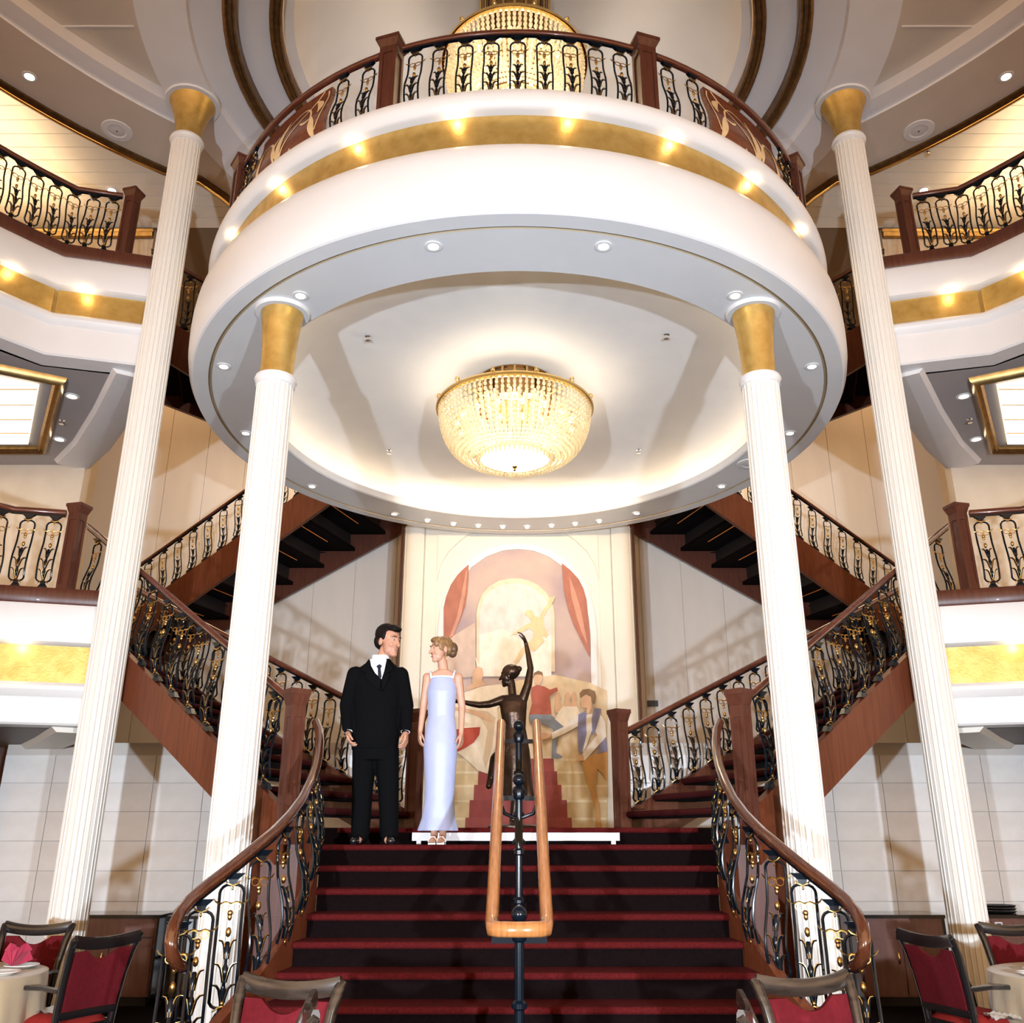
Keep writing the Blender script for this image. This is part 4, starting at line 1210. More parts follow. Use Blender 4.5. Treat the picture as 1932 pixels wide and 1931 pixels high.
# ================================================================== PEOPLE AND STATUE
def caps_pts(p, r, n=42):
    out = []
    g = PI * (3 - math.sqrt(5))
    for i in range(n):
        z = 1 - 2 * (i + .5) / n
        q = math.sqrt(1 - z * z)
        out.append(Vector((math.cos(g * i) * q, math.sin(g * i) * q, z)))
    if isinstance(r, (int, float)):
        r = (r, r, r)
    return [Vector((p[0] + v.x * r[0], p[1] + v.y * r[1], p[2] + v.z * r[2])) for v in out]

class Body:
    """overlapping volumes fused into one continuous surface"""
    def __init__(s):
        s.bm = bmesh.new()

    def hull(s, pts):
        vs = [s.bm.verts.new(p) for p in pts]
        r = bmesh.ops.convex_hull(s.bm, input=vs)
        bad = [e for e in r['geom_interior'] if isinstance(e, bmesh.types.BMVert)]
        if bad:
            bmesh.ops.delete(s.bm, geom=bad, context='VERTS')
        return s

    def limb(s, pts, rs):
        for (a, ra), (b, rb) in zip(list(zip(pts, rs))[:-1], list(zip(pts, rs))[1:]):
            s.hull(caps_pts(a, ra) + caps_pts(b, rb))
        return s

    def egg(s, p, r, M_=None):
        pts = caps_pts((0, 0, 0), r, 90)
        if M_ is not None:
            pts = [M_ @ (Vector(p) + v) for v in pts]
        else:
            pts = [Vector(p) + v for v in pts]
        return s.hull(pts)

    def loft(s, secs, n=28, wave=0, waves=7):
        """sections (cx, cy, z, rx, ry) bottom to top"""
        rows = []
        for j, (cx, cy, z, rx, ry) in enumerate(secs):
            row = []
            for k in range(n):
                a = 2 * PI * k / n
                e = 1 + (wave * math.sin(waves * a + .6) if wave and j == 0 else 0) + (wave * .5 * math.sin(waves * a + .6) if wave and j == 1 else 0)
                row.append(s.bm.verts.new((cx + rx * e * math.cos(a), cy + ry * e * math.sin(a), z)))
            rows.append(row)
        for r0, r1 in zip(rows[:-1], rows[1:]):
            for k in range(n):
                s.bm.faces.new((r0[k], r0[(k + 1) % n], r1[(k + 1) % n], r1[k]))
        s.bm.faces.new(list(reversed(rows[0])))
        s.bm.faces.new(rows[-1])
        return s

    def make(s, name, material, parent, voxel=.008, smooth=3):
        bmesh.ops.recalc_face_normals(s.bm, faces=s.bm.faces)
        me = bpy.data.meshes.new(name)
        s.bm.to_mesh(me)
        s.bm.free()
        me.materials.append(material)
        o = part(name, me, None, parent)
        r = o.modifiers.new('fuse', 'REMESH')
        r.mode = 'VOXEL'
        r.voxel_size = voxel
        r.use_smooth_shade = True
        if smooth:
            q = o.modifiers.new('soften', 'SMOOTH')
            q.factor = .5
            q.iterations = smooth
        return o


def frame(c, fwd, tilt=0, scale=1.0):
    f = Vector(fwd).normalized()
    l = Vector((0, 0, 1)).cross(f).normalized()
    u = f.cross(l).normalized()
    m = Matrix((f, l, u)).transposed().to_4x4()
    m = m @ Matrix.Rotation(tilt, 4, 'X')
    return Matrix.Translation(c) @ m @ Matrix.Scale(scale, 4)


def add_head(b, F, jaw=1.0):
    b.egg((-.012, 0, .035), (.098, .077, .088), F)
    b.egg((.030, 0, -.020), (.064, .064, .078), F)
    b.egg((.034, 0, -.070), (.050, .055 * jaw, .045), F)
    b.egg((.066, 0, -.100), (.026 * jaw, .028 * jaw, .022), F)
    b.egg((.068, 0, .028), (.026, .052, .020), F)
    for q in (-1, 1):
        b.egg((.060, q * .034, -.030), (.026, .022, .024), F)
        b.egg((-.008, q * .077, -.012), (.020, .011, .031), F)
    for i in range(5):
        f = i / 4
        b.egg((.086 + .026 * f, 0, .012 - .046 * f), (.013, .010 + .006 * f, .013), F)
    b.egg((.082, 0, -.062), (.014, .024, .009), F)
    b.egg((.080, 0, -.076), (.013, .022, .009), F)


def add_hand(b, wrist, d, n, s=1.0, curl=.5, flip=1):
    """palm and five separate fingers; d along the hand, n out of the palm"""
    d = Vector(d).normalized()
    n = (Vector(n) - d * Vector(n).dot(d)).normalized()
    e = d.cross(n) * flip                                     # towards the thumb
    w0 = Vector(wrist)
    pal = []
    for t, hw in ((0, .026), (.045, .038), (.088, .040)):
        for q in (-1, 1):
            for k in (-1, 1):
                pal.append(w0 + (d * t + e * q * hw + n * k * .0115) * s)
    b.hull(pal + caps_pts(w0, .024 * s))
    for i, (off, ln) in enumerate(((.032, .070), (.011, .080), (-.011, .074), (-.032, .058))):
        p = w0 + (d * .086 + e * off) * s
        a = .25 + curl * .5
        pts = [p]
        for seg, k in ((.45, 1), (.32, 2), (.23, 3)):
            ang = a * k * .75
            p = p + (d * math.cos(ang) + n * math.sin(ang) + e * (off * .8)) * ln * seg * s
            pts.append(p)
        b.limb(pts, [.0092 * s, .0086 * s, .0078 * s, .0066 * s])
    p = w0 + (d * .025 + e * .030) * s
    p1 = p + (d * .030 + e * .026 + n * .012) * s
    p2 = p1 + (d * .030 + e * .010 + n * .012) * s
    p3 = p2 + (d * .022 + e * .000 + n * .010) * s
    b.limb([p, p1, p2, p3], [.013 * s, .011 * s, .0095 * s, .008 * s])


def face_parts(t, F, brow_mat, lips):
    W = lambda p: F @ Vector(p)
    for q in (-1, 1):
        e = part('eye', MB().ball(W((.0775, q * .030, .006)), .0105, 10), M['eye_white'], t)
        part('iris', MB().ball(W((.0835, q * .030, .006)), .0062, 8), M['hair_dark'], e)
        part('eyebrow', MB().tube([W((.093, q * .012, .028)), W((.094, q * .030, .034)), W((.078, q * .052, .026))], [.0035, .0048, .002], 6), brow_mat, t)
    part('mouth', MB().tube([W((.088, -.022, -.068)), W((.0955, -.010, -.0685)), W((.097, 0, -.069)), W((.0955, .010, -.0685)), W((.088, .022, -.068))], [.002, .0045, .005, .0045, .002], 6), lips, t)


M['eye_white'] = mat('eye_white', (.42, .38, .34), .3)
M['lips'] = mat('lips', (.36, .10, .08), .4)
M['lips_pale'] = mat('lips_pale', (.34, .14, .10), .5)

# ---------------------------------------------------------------- man in a black suit
Y0 = 8.24
t = thing('person', 'person in a black suit, white shirt and dark tie looking at the woman', 'person', (-1.24, Y0, LAND0))
F = frame((-1.180, Y0 - .01, 3.332), (.80, -.58, -.10), 0, 1.19)
b = Body()
add_head(b, F, 1.12)
b.limb([(-1.20, Y0 + .005, 3.26), (-1.245, Y0 + .01, 3.10)], [.060, .066])
b.loft([(-1.25, Y0, 2.40, .15, .10), (-1.25, Y0, 2.60, .16, .10), (-1.262, Y0, 2.90, .18, .11), (-1.262, Y0, 3.04, .17, .09), (-1.25, Y0, 3.10, .09, .07)])
armL = [(-1.465, Y0 - .02, 3.03), (-1.525, Y0 + .0, 2.76), (-1.488, Y0 - .08, 2.52)]
armR = [(-1.060, Y0 + .01, 3.03), (-.998, Y0 + .02, 2.76), (-.985, Y0 - .06, 2.52)]
for A, fl in ((armL, -1), (armR, 1)):
    b.limb(A, [.055, .042, .028])
add_hand(b, armL[2], (.25, -.30, -1), (.9, .1, .25), 1.06, .85, 1)
add_hand(b, armR[2], (.10, -.35, -1), (-.9, .2, .2), 1.06, .85, -1)
for hx, kx, ax in ((-1.34, -1.338, -1.340), (-1.16, -1.118, -1.092)):
    b.limb([(hx, Y0, 2.45), (kx, Y0 - .02, 2.03), (ax, Y0, 1.68)], [.09, .06, .045])
    b.limb([(ax, Y0 + .02, 1.64), (ax, Y0 - .12, 1.625)], [.038, .030])
b.make('body', M['skin_man'], t, .005, 2)
j = Body()
j.loft([(-1.255, Y0, 2.37, .205, .140), (-1.258, Y0, 2.50, .212, .146), (-1.262, Y0, 2.70, .208, .142), (-1.266, Y0, 2.88, .226, .150), (-1.266, Y0, 2.99, .226, .138), (-1.262, Y0, 3.06, .205, .115), (-1.255, Y0, 3.11, .155, .096), (-1.248, Y0, 3.15, .105, .082), (-1.244, Y0 + .01, 3.185, .076, .070)], 36)
for A in (armL, armR):
    j.limb([A[0], A[1], (A[2][0] + (A[1][0] - A[2][0]) * .06, A[2][1] + .004, A[2][2] + .03)], [.076, .068, .052])
j.make('suit_jacket', M['suit'], t, .010, 4)
tr = Body()
tr.loft([(-1.25, Y0, 2.28, .195, .13), (-1.25, Y0, 2.45, .198, .134), (-1.25, Y0, 2.56, .18, .12)])
for hx, kx, ax in ((-1.345, -1.342, -1.342), (-1.155, -1.118, -1.095)):
    tr.limb([(hx, Y0, 2.40), (kx, Y0 - .015, 2.03), (ax, Y0 - .005, 1.675)], [.112, .092, .080])
    tr.limb([(ax, Y0 - .03, 1.665), (ax, Y0 + .02, 1.655)], [.068, .066])
tr.make('trousers', M['suit'], t, .010, 3)
for ax, tx in ((-1.342, -1.365), (-1.095, -1.055)):
    sh = Body()
    sh.limb([(ax, Y0 + .05, 1.632), (ax * .6 + tx * .4, Y0 - .08, 1.628), (tx, Y0 - .19, 1.618)], [.040, .045, .032])
    o = sh.make('shoe', M['shoe'], t, .006, 2)
# shirt front, tie, collar and lapels lie on the chest
def chest_y(x, z):
    fz = max(0, min(1, (z - 2.95) / .16))
    return Y0 - .150 * (1 - .42 * fz ** 1.6) * math.sqrt(max(.05, 1 - ((x + 1.262) / .26) ** 2)) - .010
def chest_patch(name, poly, material, off=0.0):
    mb = MB()
    n_ = len(poly)
    vs = [(x, chest_y(x, z) - off, z) for x, z in poly] + [(x, chest_y(x, z) - off + .02, z) for x, z in poly]
    cx_, cz_ = sum(p[0] for p in poly) / n_, sum(p[1] for p in poly) / n_
    vs.append((cx_, chest_y(cx_, cz_) - off - .004, cz_))
    fs = [(i, (i + 1) % n_, 2 * n_) for i in range(n_)] + [(i, n_ + i, n_ + (i + 1) % n_, (i + 1) % n_) for i in range(n_)]
    return part(name, mb.add(vs, fs), material, t, 60)
chest_patch('shirt_front', [(-1.325, 3.15), (-1.31, 3.09), (-1.265, 3.02), (-1.205, 2.965), (-1.188, 3.05), (-1.178, 3.15), (-1.25, 3.175)], M['shirt'], .004)
chest_patch('tie', [(-1.262, 3.085), (-1.236, 3.108), (-1.212, 3.090), (-1.222, 3.065), (-1.206, 2.985), (-1.214, 2.965), (-1.236, 2.99), (-1.246, 3.065)], M['tie'], .014)
chest_patch('lapel', [(-1.335, 3.155), (-1.40, 3.05), (-1.345, 3.02), (-1.36, 2.985), (-1.215, 2.86), (-1.208, 2.95), (-1.285, 3.03), (-1.318, 3.10)], M['suit_lapel'], .010)
chest_patch('lapel', [(-1.172, 3.15), (-1.115, 3.06), (-1.15, 3.025), (-1.13, 2.99), (-1.19, 2.86), (-1.205, 2.95), (-1.185, 3.03), (-1.180, 3.10)], M['suit_lapel'], .010)
part('collar', MB().sweep([(-1.245 + .076 * math.cos(a * PI / 10), Y0 + .005 + .074 * math.sin(a * PI / 10), 3.155 + .012 * math.sin(a * PI / 10)) for a in range(20)], [(-.004, 0), (.012, -.01), (.004, .055), (-.004, .055)], closed=True), M['shirt'], t, 60)
for A, s_ in ((armL, 1), (armR, -1)):
    part('shirt_cuff', MB().tube([(A[2][0], A[2][1] + .012, A[2][2] + .035), (A[2][0] + .002 * s_, A[2][1] - .004, A[2][2] - .004)], [.042, .040], 14), M['shirt'], t)
h = Body()
h.egg((-.030, 0, .058), (.094, .086, .084), F)
h.egg((-.062, 0, .000), (.056, .080, .070), F)
h.egg((.050, .0, .096), (.050, .062, .030), F)
h.egg((.078, -.012, .090), (.030, .046, .024), F)
for q in (-1, 1):
    h.egg((.000, q * .070, .040), (.030, .014, .045), F)
h.make('hair', M['hair_dark'], t, .006, 2)
face_parts(t, F, M['hair_dark'], M['lips_pale'])

# ---------------------------------------------------------------- woman in a long lavender dress
t = thing('person', 'person in a long pale lavender evening dress with blonde pinned up hair', 'person', (-.68, Y0, LAND0))
F = frame((-.700, Y0 - .01, 3.258), (-.84, -.54, -.06), 0, .99)
b = Body()
add_head(b, F, .92)
b.limb([(-.690, Y0 + .005, 3.18), (-.672, Y0 + .012, 3.06)], [.044, .047])
b.loft([(-.68, Y0, 2.40, .13, .09), (-.68, Y0, 2.65, .10, .072), (-.682, Y0, 2.85, .118, .088), (-.678, Y0, 2.98, .128, .075), (-.676, Y0, 3.035, .125, .055), (-.674, Y0, 3.07, .06, .048)])
armL = [(-.815, Y0 + .01, 3.005), (-.845, Y0 + .03, 2.76), (-.862, Y0 + .0, 2.53)]
armR = [(-.538, Y0 + .01, 3.005), (-.500, Y0 + .03, 2.75), (-.500, Y0 - .01, 2.51)]
for A in (armL, armR):
    b.limb(A, [.043, .033, .022])
    b.egg(A[0], (.045, .043, .045))
add_hand(b, armL[2], (-.02, -.12, -1), (.9, .3, 0), .88, .45, 1)
add_hand(b, armR[2], (.02, -.14, -1), (-.9, .3, 0), .88, .45, -1)
for ax in (-.712, -.640):
    b.limb([(ax, Y0, 2.30), (ax, Y0 - .01, 2.02), (ax, Y0, 1.69), (ax, Y0 - .01, 1.66)], [.08, .05, .032, .032])
    b.limb([(ax, Y0 + .01, 1.65), (ax - .004, Y0 - .075, 1.632), (ax - .006, Y0 - .12, 1.622)], [.030, .028, .022])
    for k in range(5):
        b.limb([(ax - .022 + .010 * k, Y0 - .115, 1.624), (ax - .025 + .011 * k, Y0 - .155 + .006 * abs(k - 1), 1.616)], [.009, .0075])
b.make('body', M['skin'], t, .005, 2)
d = Body()
d.loft([(-.682, Y0, 1.70, .170, .135), (-.680, Y0, 1.80, .142, .115), (-.678, Y0, 1.95, .128, .105), (-.676, Y0, 2.10, .132, .108), (-.678, Y0, 2.28, .144, .114), (-.680, Y0, 2.42, .150, .116), (-.680, Y0, 2.54, .138, .104),
        (-.680, Y0, 2.66, .119, .090), (-.682, Y0, 2.78, .124, .098), (-.682, Y0, 2.87, .136, .112), (-.680, Y0, 2.94, .126, .100), (-.678, Y0, 3.005, .105, .082)], 40, .05, 6)
d.make('evening_dress', M['dress'], t, .007, 3)
for q in (-1, 1):
    part('dress_strap', MB().tube([(-.678 + q * .095, Y0 - .062, 2.985), (-.678 + q * .104, Y0 - .052, 3.03), (-.678 + q * .108, Y0 - .005, 3.062), (-.678 + q * .104, Y0 + .05, 3.02)], .010, 8), M['dress_trim'], t)
part('neckline_trim', MB().tube([(-.775, Y0 - .066, 2.998), (-.73, Y0 - .085, 3.002), (-.678, Y0 - .092, 3.003), (-.626, Y0 - .085, 3.002), (-.581, Y0 - .066, 2.998)], .008, 8), M['dress_trim'], t)
h = Body()
h.egg((-.030, 0, .048), (.092, .084, .078), F)
h.egg((.040, .0, .085), (.056, .066, .032), F)
h.egg((-.060, 0, .000), (.050, .074, .060), F)
for q in (-1, 1):
    h.egg((.020, q * .068, .030), (.040, .014, .055), F)
h.egg((.066, .040, .050), (.024, .026, .040), F)
o = h.make('hair', M['hair_blonde'], t, .006, 2)
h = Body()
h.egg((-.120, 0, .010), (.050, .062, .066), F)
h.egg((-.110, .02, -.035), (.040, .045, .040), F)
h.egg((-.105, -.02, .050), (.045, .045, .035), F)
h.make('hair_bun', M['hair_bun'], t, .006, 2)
face_parts(t, F, M['hair_blonde'], M['lips'])
part('earring', MB().tube([F @ Vector((-.004, .088, -.045)), F @ Vector((-.004, .090, -.075)), F @ Vector((-.004, .090, -.105))], [.004, .005, .006], 6), M['chrome'], t)
part('necklace', MB().tube([(-.672 + .056 * math.cos(a), Y0 + .01 + .058 * math.sin(a), 3.075 - .02 * max(0, -math.sin(a))) for a in [k * PI / 8 for k in range(16)]], .0035, 6, closed=True), M['chrome'], t)
for ax in (-.712, -.640):
    s_ = part('sandal', MB().prism([(ax - .036, Y0 - .165), (ax + .026, Y0 - .165), (ax + .034, Y0 - .10), (ax + .022, Y0 - .02), (ax + .026, Y0 + .045), (ax - .026, Y0 + .045), (ax - .024, Y0 - .02), (ax - .042, Y0 - .10)], LAND0 + .001, LAND0 + .014), M['sandal'], t)
    part('sandal_strap', MB().tube([(ax - .040, Y0 - .10, 1.61), (ax - .022, Y0 - .10, 1.650), (ax + .012, Y0 - .10, 1.652), (ax + .034, Y0 - .10, 1.61)], .008, 6), M['sandal'], s_)
    part('heel', MB().box(ax - .012, ax + .012, Y0 + .02, Y0 + .045, LAND0 + .001, LAND0 + .03), M['sandal'], s_)

# ---------------------------------------------------------------- bronze dancer
YS = 9.9
t = thing('bronze_statue', 'dark bronze statue of a dancer with one raised arm before the mural', 'statue', (-.05, YS, LAND1))
F = frame((-.088, YS, 3.305), (-.95, .25, -.05), 0, 1.0)
b = Body()
add_head(b, F, .9)
b.egg((-.028, 0, .04), (.092, .084, .078), F)
b.egg((-.105, 0, .060), (.036, .036, .034), F)
b.limb([(-.072, YS, 3.23), (-.058, YS, 3.10)], [.042, .046])
b.loft([(-.03, YS, 2.45, .15, .12), (-.03, YS, 2.60, .142, .11), (-.034, YS, 2.74, .118, .088), (-.045, YS, 2.90, .138, .100), (-.050, YS, 3.02, .150, .084), (-.055, YS, 3.09, .10, .058)])
b.limb([(.055, YS, 3.05), (.108, YS - .01, 3.20), (.138, YS - .01, 3.38), (.112, YS, 3.54), (.088, YS, 3.66)], [.055, .047, .036, .030, .022])
b.limb([(-.160, YS, 3.045), (-.30, YS - .02, 2.995), (-.41, YS - .03, 2.985), (-.52, YS - .04, 3.00), (-.60, YS - .05, 3.018)], [.052, .042, .036, .030, .022])
add_hand(b, (.088, YS, 3.66), (-.35, -.1, 1), (-.9, .2, -.3), .95, .5, 1)
add_hand(b, (-.60, YS - .05, 3.018), (-1, -.1, .05), (0, -.2, -1), .95, .3, 1)
b.limb([(-.09, YS - .02, 2.52), (-.235, YS + .12, 2.44), (-.285, YS + .14, 2.24), (-.305, YS + .10, 2.16)], [.088, .062, .040, .034])
b.limb([(.03, YS, 2.52), (.0, YS - .02, 2.14), (-.045, YS, 1.83), (-.05, YS, 1.80)], [.095, .062, .042, .038])
b.limb([(-.05, YS + .02, 1.79), (-.05, YS - .10, 1.775)], [.036, .026])
b.make('figure', M['bronze'], t, .006, 2)
s_ = Body()
s_.loft([(.01, YS, 2.02, .155, .13), (.0, YS, 2.18, .150, .13), (-.01, YS, 2.36, .152, .13), (-.025, YS, 2.52, .150, .122), (-.032, YS, 2.68, .122, .096)], 40, .10, 9)
s_.make('draped_skirt', M['bronze'], t, .008, 2)
part('base', MB().lathe([(.26, LAND1), (.26, LAND1 + .03), (.23, LAND1 + .045), (.005, LAND1 + .05)], 40, -.05, YS), M['bronze'], t)

# ================================================================== FURNITURE
def make_chair(label, x, y, rz, frame_mat, fabric, arms=True):
    """local +y is the way the chair faces; (x, y) is the middle of the crest rail"""
    c, s_ = math.cos(rz), math.sin(rz)
    ox, oy = x - (-s_ * -.34), y - (c * -.34)
    t = thing('dining_chair', label, 'chair', (ox, oy, 0), rz, 'chairs round the dining tables')
    P = lambda nm, mb, m, sm=35, par=None: part(nm, mb, m, par or t, sm, local=True)
    fm = M[frame_mat]
    seat = MB()
    n = 10
    vs = []
    for j in range(n + 1):
        for i in range(n + 1):
            u, v = i / n * 2 - 1, j / n * 2 - 1
            e = max(abs(u), abs(v))
            vs.append((u * (.25 + .03 * v), .02 + v * .25, .43 + .06 * (1 - e ** 4)))
    fs = [(j * (n + 1) + i, j * (n + 1) + i + 1, (j + 1) * (n + 1) + i + 1, (j + 1) * (n + 1) + i) for j in range(n) for i in range(n)]
    fs.append(tuple(range(0, n + 1)) + tuple((j) * (n + 1) + n for j in range(1, n + 1)) + tuple(n * (n + 1) + i for i in range(n - 1, -1, -1)) + tuple(j * (n + 1) for j in range(n - 1, 0, -1)))
    P('seat', seat.add(vs, fs), M['seat_red'], 60)
    P('seat_frame', MB().taper(0, .02, .36, .235, .245, .43, .255, .255), fm)
    for q in (-1, 1):
        P('leg', MB().hexa([(q * .235 - .018, .20, 0), (q * .235 + .018, .20, 0), (q * .235 + .018, .236, 0), (q * .235 - .018, .236, 0)],
                           [(q * .25 - .024, .215, .42), (q * .25 + .024, .215, .42), (q * .25 + .024, .262, .42), (q * .25 - .024, .262, .42)]), fm)
        P('leg', MB().hexa([(q * .21 - .018, -.30, 0), (q * .21 + .018, -.30, 0), (q * .21 + .018, -.262, 0), (q * .21 - .018, -.262, 0)],
                           [(q * .22 - .022, -.25, .42), (q * .22 + .022, -.25, .42), (q * .22 + .022, -.205, .42), (q * .22 - .022, -.205, .42)]), fm)
        P('back_stile', MB().sweep_free([(q * .225, -.23, .40), (q * .232, -.245, .55), (q * .242, -.275, .72), (q * .256, -.315, .87), (q * .268, -.352, .96), (q * .274, -.372, .99)], [(.022, .024)] * 4 + [(.024, .022), (.022, .016)]), fm, 50)
        if not arms:
            continue
        a = P('arm', MB().sweep_free([(q * .238, -.258, .66), (q * .265, -.10, .675), (q * .28, .06, .67), (q * .275, .19, .655)], [(.022, .016)] * 3 + [(.026, .018)]), fm, 50)
        P('arm_support', MB().sweep_free([(q * .275, .185, .66), (q * .272, .215, .58), (q * .255, .225, .42)], [(.020, .020)] * 3), fm, 50, a)
    # crest rail, hollow along the top, swept back at the corners
    pts = []
    for i in range(13):
        u = i / 12 * 2 - 1
        pts.append((u * .272, -.338 - .030 * u * u + .0, .945 + .030 * u * u))
    P('crest_rail', MB().sweep_free(pts, [(.017, .040)] * 13), fm, 50)
    # padded back with a crescent hand hole under the crest
    n = 14
    rows = [0, .25, .5, .75, .88, 1.0]
    vs, fs = [], []
    for sidey in (0, 1):
        for r in rows:
            for i in range(n + 1):
                u = i / n * 2 - 1
                top = .905 - (.060 * max(0, 1 - (abs(u) / .55) ** 2) if True else 0)
                z = .53 + (top - .53) * r
                f = (z - .40) / .55
                yb = -.235 - .105 * f ** 1.6 - .018 * u * u
                vs.append((u * (.205 + .030 * f), yb + (.022 if sidey else -.022) * (1 - .5 * max(abs(u), abs(2 * r - 1)) ** 4), z))
    q = n + 1
    R = len(rows)
    for L_ in (0, 1):
        o = L_ * R * q
        for r in range(R - 1):
            for i in range(n):
                fs.append((o + r * q + i, o + r * q + i + 1, o + (r + 1) * q + i + 1, o + (r + 1) * q + i))
    for r in range(R - 1):
        for e in (0, n):
            fs.append((r * q + e, (r + 1) * q + e, R * q + (r + 1) * q + e, R * q + r * q + e))
    for i in range(n):
        for r in (0, R - 1):
            fs.append((r * q + i, r * q + i + 1, R * q + r * q + i + 1, R * q + r * q + i))
    P('padded_back', MB().add(vs, fs), M[fabric], 60)
    P('back_bottom_rail', MB().sweep_free([(-.232, -.252, .505), (0, -.240, .505), (.232, -.252, .505)], [(.016, .026)] * 3), fm)
    return t


def sweep_free(s, path, half):
    """square bar through free points, half = (x/y half width, vertical half height)"""
    P = [Vector(p) for p in path]
    m = len(P)
    vs = []
    for i in range(m):
        d = (P[min(m - 1, i + 1)] - P[max(0, i - 1)]).normalized()
        ref = Vector((0, 0, 1)) if abs(d.z) < .8 else Vector((0, 1, 0))
        a = d.cross(ref).normalized()
        b_ = a.cross(d).normalized()
        hw, hh = half[i]
        for u, v in ((-1, -.6), (-.6, -1), (.6, -1), (1, -.6), (1, .6), (.6, 1), (-.6, 1), (-1, .6)):
            vs.append(P[i] + a * u * hw + b_ * v * hh)
    fs = [(i * 8 + k, i * 8 + (k + 1) % 8, (i + 1) * 8 + (k + 1) % 8, (i + 1) * 8 + k) for i in range(m - 1) for k in range(8)]
    fs += [tuple(range(7, -1, -1)), tuple((m - 1) * 8 + k for k in range(8))]
    return s.add(vs, fs)


MB.sweep_free = sweep_free
R_ = math.radians
make_chair('foreground dining chair at the lower left edge of the red stairs', -1.11, 4.93, R_(180 - 18), 'grey_lacquer', 'burgundy', False)
make_chair('foreground dining chair at the lower right edge of the red stairs', 1.42, 5.02, R_(180 + 20), 'grey_lacquer', 'burgundy', False)
make_chair('dining chair corner poking up beside the lower left foreground chair', -.86, 4.20, R_(102.5), 'grey_lacquer', 'burgundy', False)
make_chair('dining chair corner poking up beside the lower right foreground chair', 0.94, 4.20, R_(-102.5), 'grey_lacquer', 'burgundy', False)
make_chair('armchair with its back to the stairs at the left round table', -2.91, 7.08, R_(62), 'black_lacquer', 'burgundy')
make_chair('armchair with its back to the stairs at the right round table', 2.93, 7.18, R_(-72), 'black_lacquer', 'burgundy')
make_chair('armchair facing us behind the left round table', -3.86, 8.02, R_(180), 'black_lacquer', 'burgundy')
make_chair('armchair facing us behind the right round table', 3.96, 7.98, R_(180), 'black_lacquer', 'burgundy')


def round_table(x, y, r, sd):
    t = thing('round_table', 'round dining table on the %s side' % sd, 'table', (x, y, 0))
    part('table_top', MB().lathe([(.002, .70), (r - .02, .70), (r - .02, .738), (.002, .738)], 48, x, y), M['wood'], t)
    part('pedestal', MB().lathe([(.26, 0), (.26, .03), (.06, .08), (.05, .60), (.16, .70)], 24, x, y), M['wood'], t)
    vs, fs = [], []
    n = 120
    prof = [(0.02, .745, 0), (r - .03, .745, 0), (r, .738, 0), (r + .008, .70, .1), (r + .014, .55, .6), (r + .02, .35, .9), (r + .022, .12, 1.0)]
    for q, z, wv in prof:
        for k in range(n):
            a = 2 * PI * k / n
            e = 1 + wv * (.030 * math.sin(11 * a) + .016 * math.sin(23 * a + 1))
            vs.append((x + q * e * math.cos(a), y + q * e * math.sin(a), z))
    for i in range(len(prof) - 1):
        for k in range(n):
            fs.append((i * n + k, i * n + (k + 1) % n, (i + 1) * n + (k + 1) % n, (i + 1) * n + k))
    fs.append(tuple(range(n)))
    o = part('tablecloth', MB().add(vs, fs), M['cloth'], None, 60)
    tag(o, 'champagne cloth draped over the %s round table' % sd, 'tablecloth')


def plate(x, y, label, r=.14, z=.747):
    o = part('plate', MB().lathe([(.002, z), (r * .55, z), (r * .62, z + .006), (r, z + .022), (r * .99, z + .027), (r * .60, z + .012), (.002, z + .008)], 36, x, y), M['china'], None, 60)
    tag(o, label, 'plate', 'plates on the round tables')


def napkin(x, y, label, z=.757, rz=0):
    t = thing('napkin', label, 'napkin', (x, y, z), rz, 'crimson folded napkins')
    for k, (a, l) in enumerate(((-.9, .10), (-.45, .13), (0, .09), (.45, .13), (.9, .10))):
        ca, sa = math.sin(a), math.cos(a)
        px, pz = l * ca, l * sa
        nx, nz = sa, -ca
        wv = .034
        v = [(-.012, -.03, 0), (.012, .03, 0), (px + nx * wv, .012 + .01 * k, max(.01, pz + nz * wv)), (px, -.02 + .01 * k, pz + .035), (px - nx * wv, -.012, max(.01, pz - nz * wv))]
        v2 = [(a_, b_ + .006, c_) for a_, b_, c_ in v]
        n = len(v)
        fs = [tuple(range(n)), tuple(range(2 * n - 1, n - 1, -1))] + [(i, (i + 1) % n, n + (i + 1) % n, n + i) for i in range(n)]
        part('napkin_fold', MB().add(v + v2, fs), M['napkin'], t, 0, local=True)


def goblet(x, y, label, h=.17, z=.747):
    o = part('wine_glass', MB().lathe([(.002, z), (.034, z), (.033, z + .004), (.006, z + .010), (.005, z + h * .45), (.012, z + h * .5), (.034, z + h * .66), (.036, z + h * .82), (.030, z + h),
                                       (.028, z + h), (.034, z + h * .82), (.032, z + h * .67), (.002, z + h * .52)], 24, x, y), M['glass'], None, 60)
    tag(o, label, 'wine glass', 'glasses on the left table')


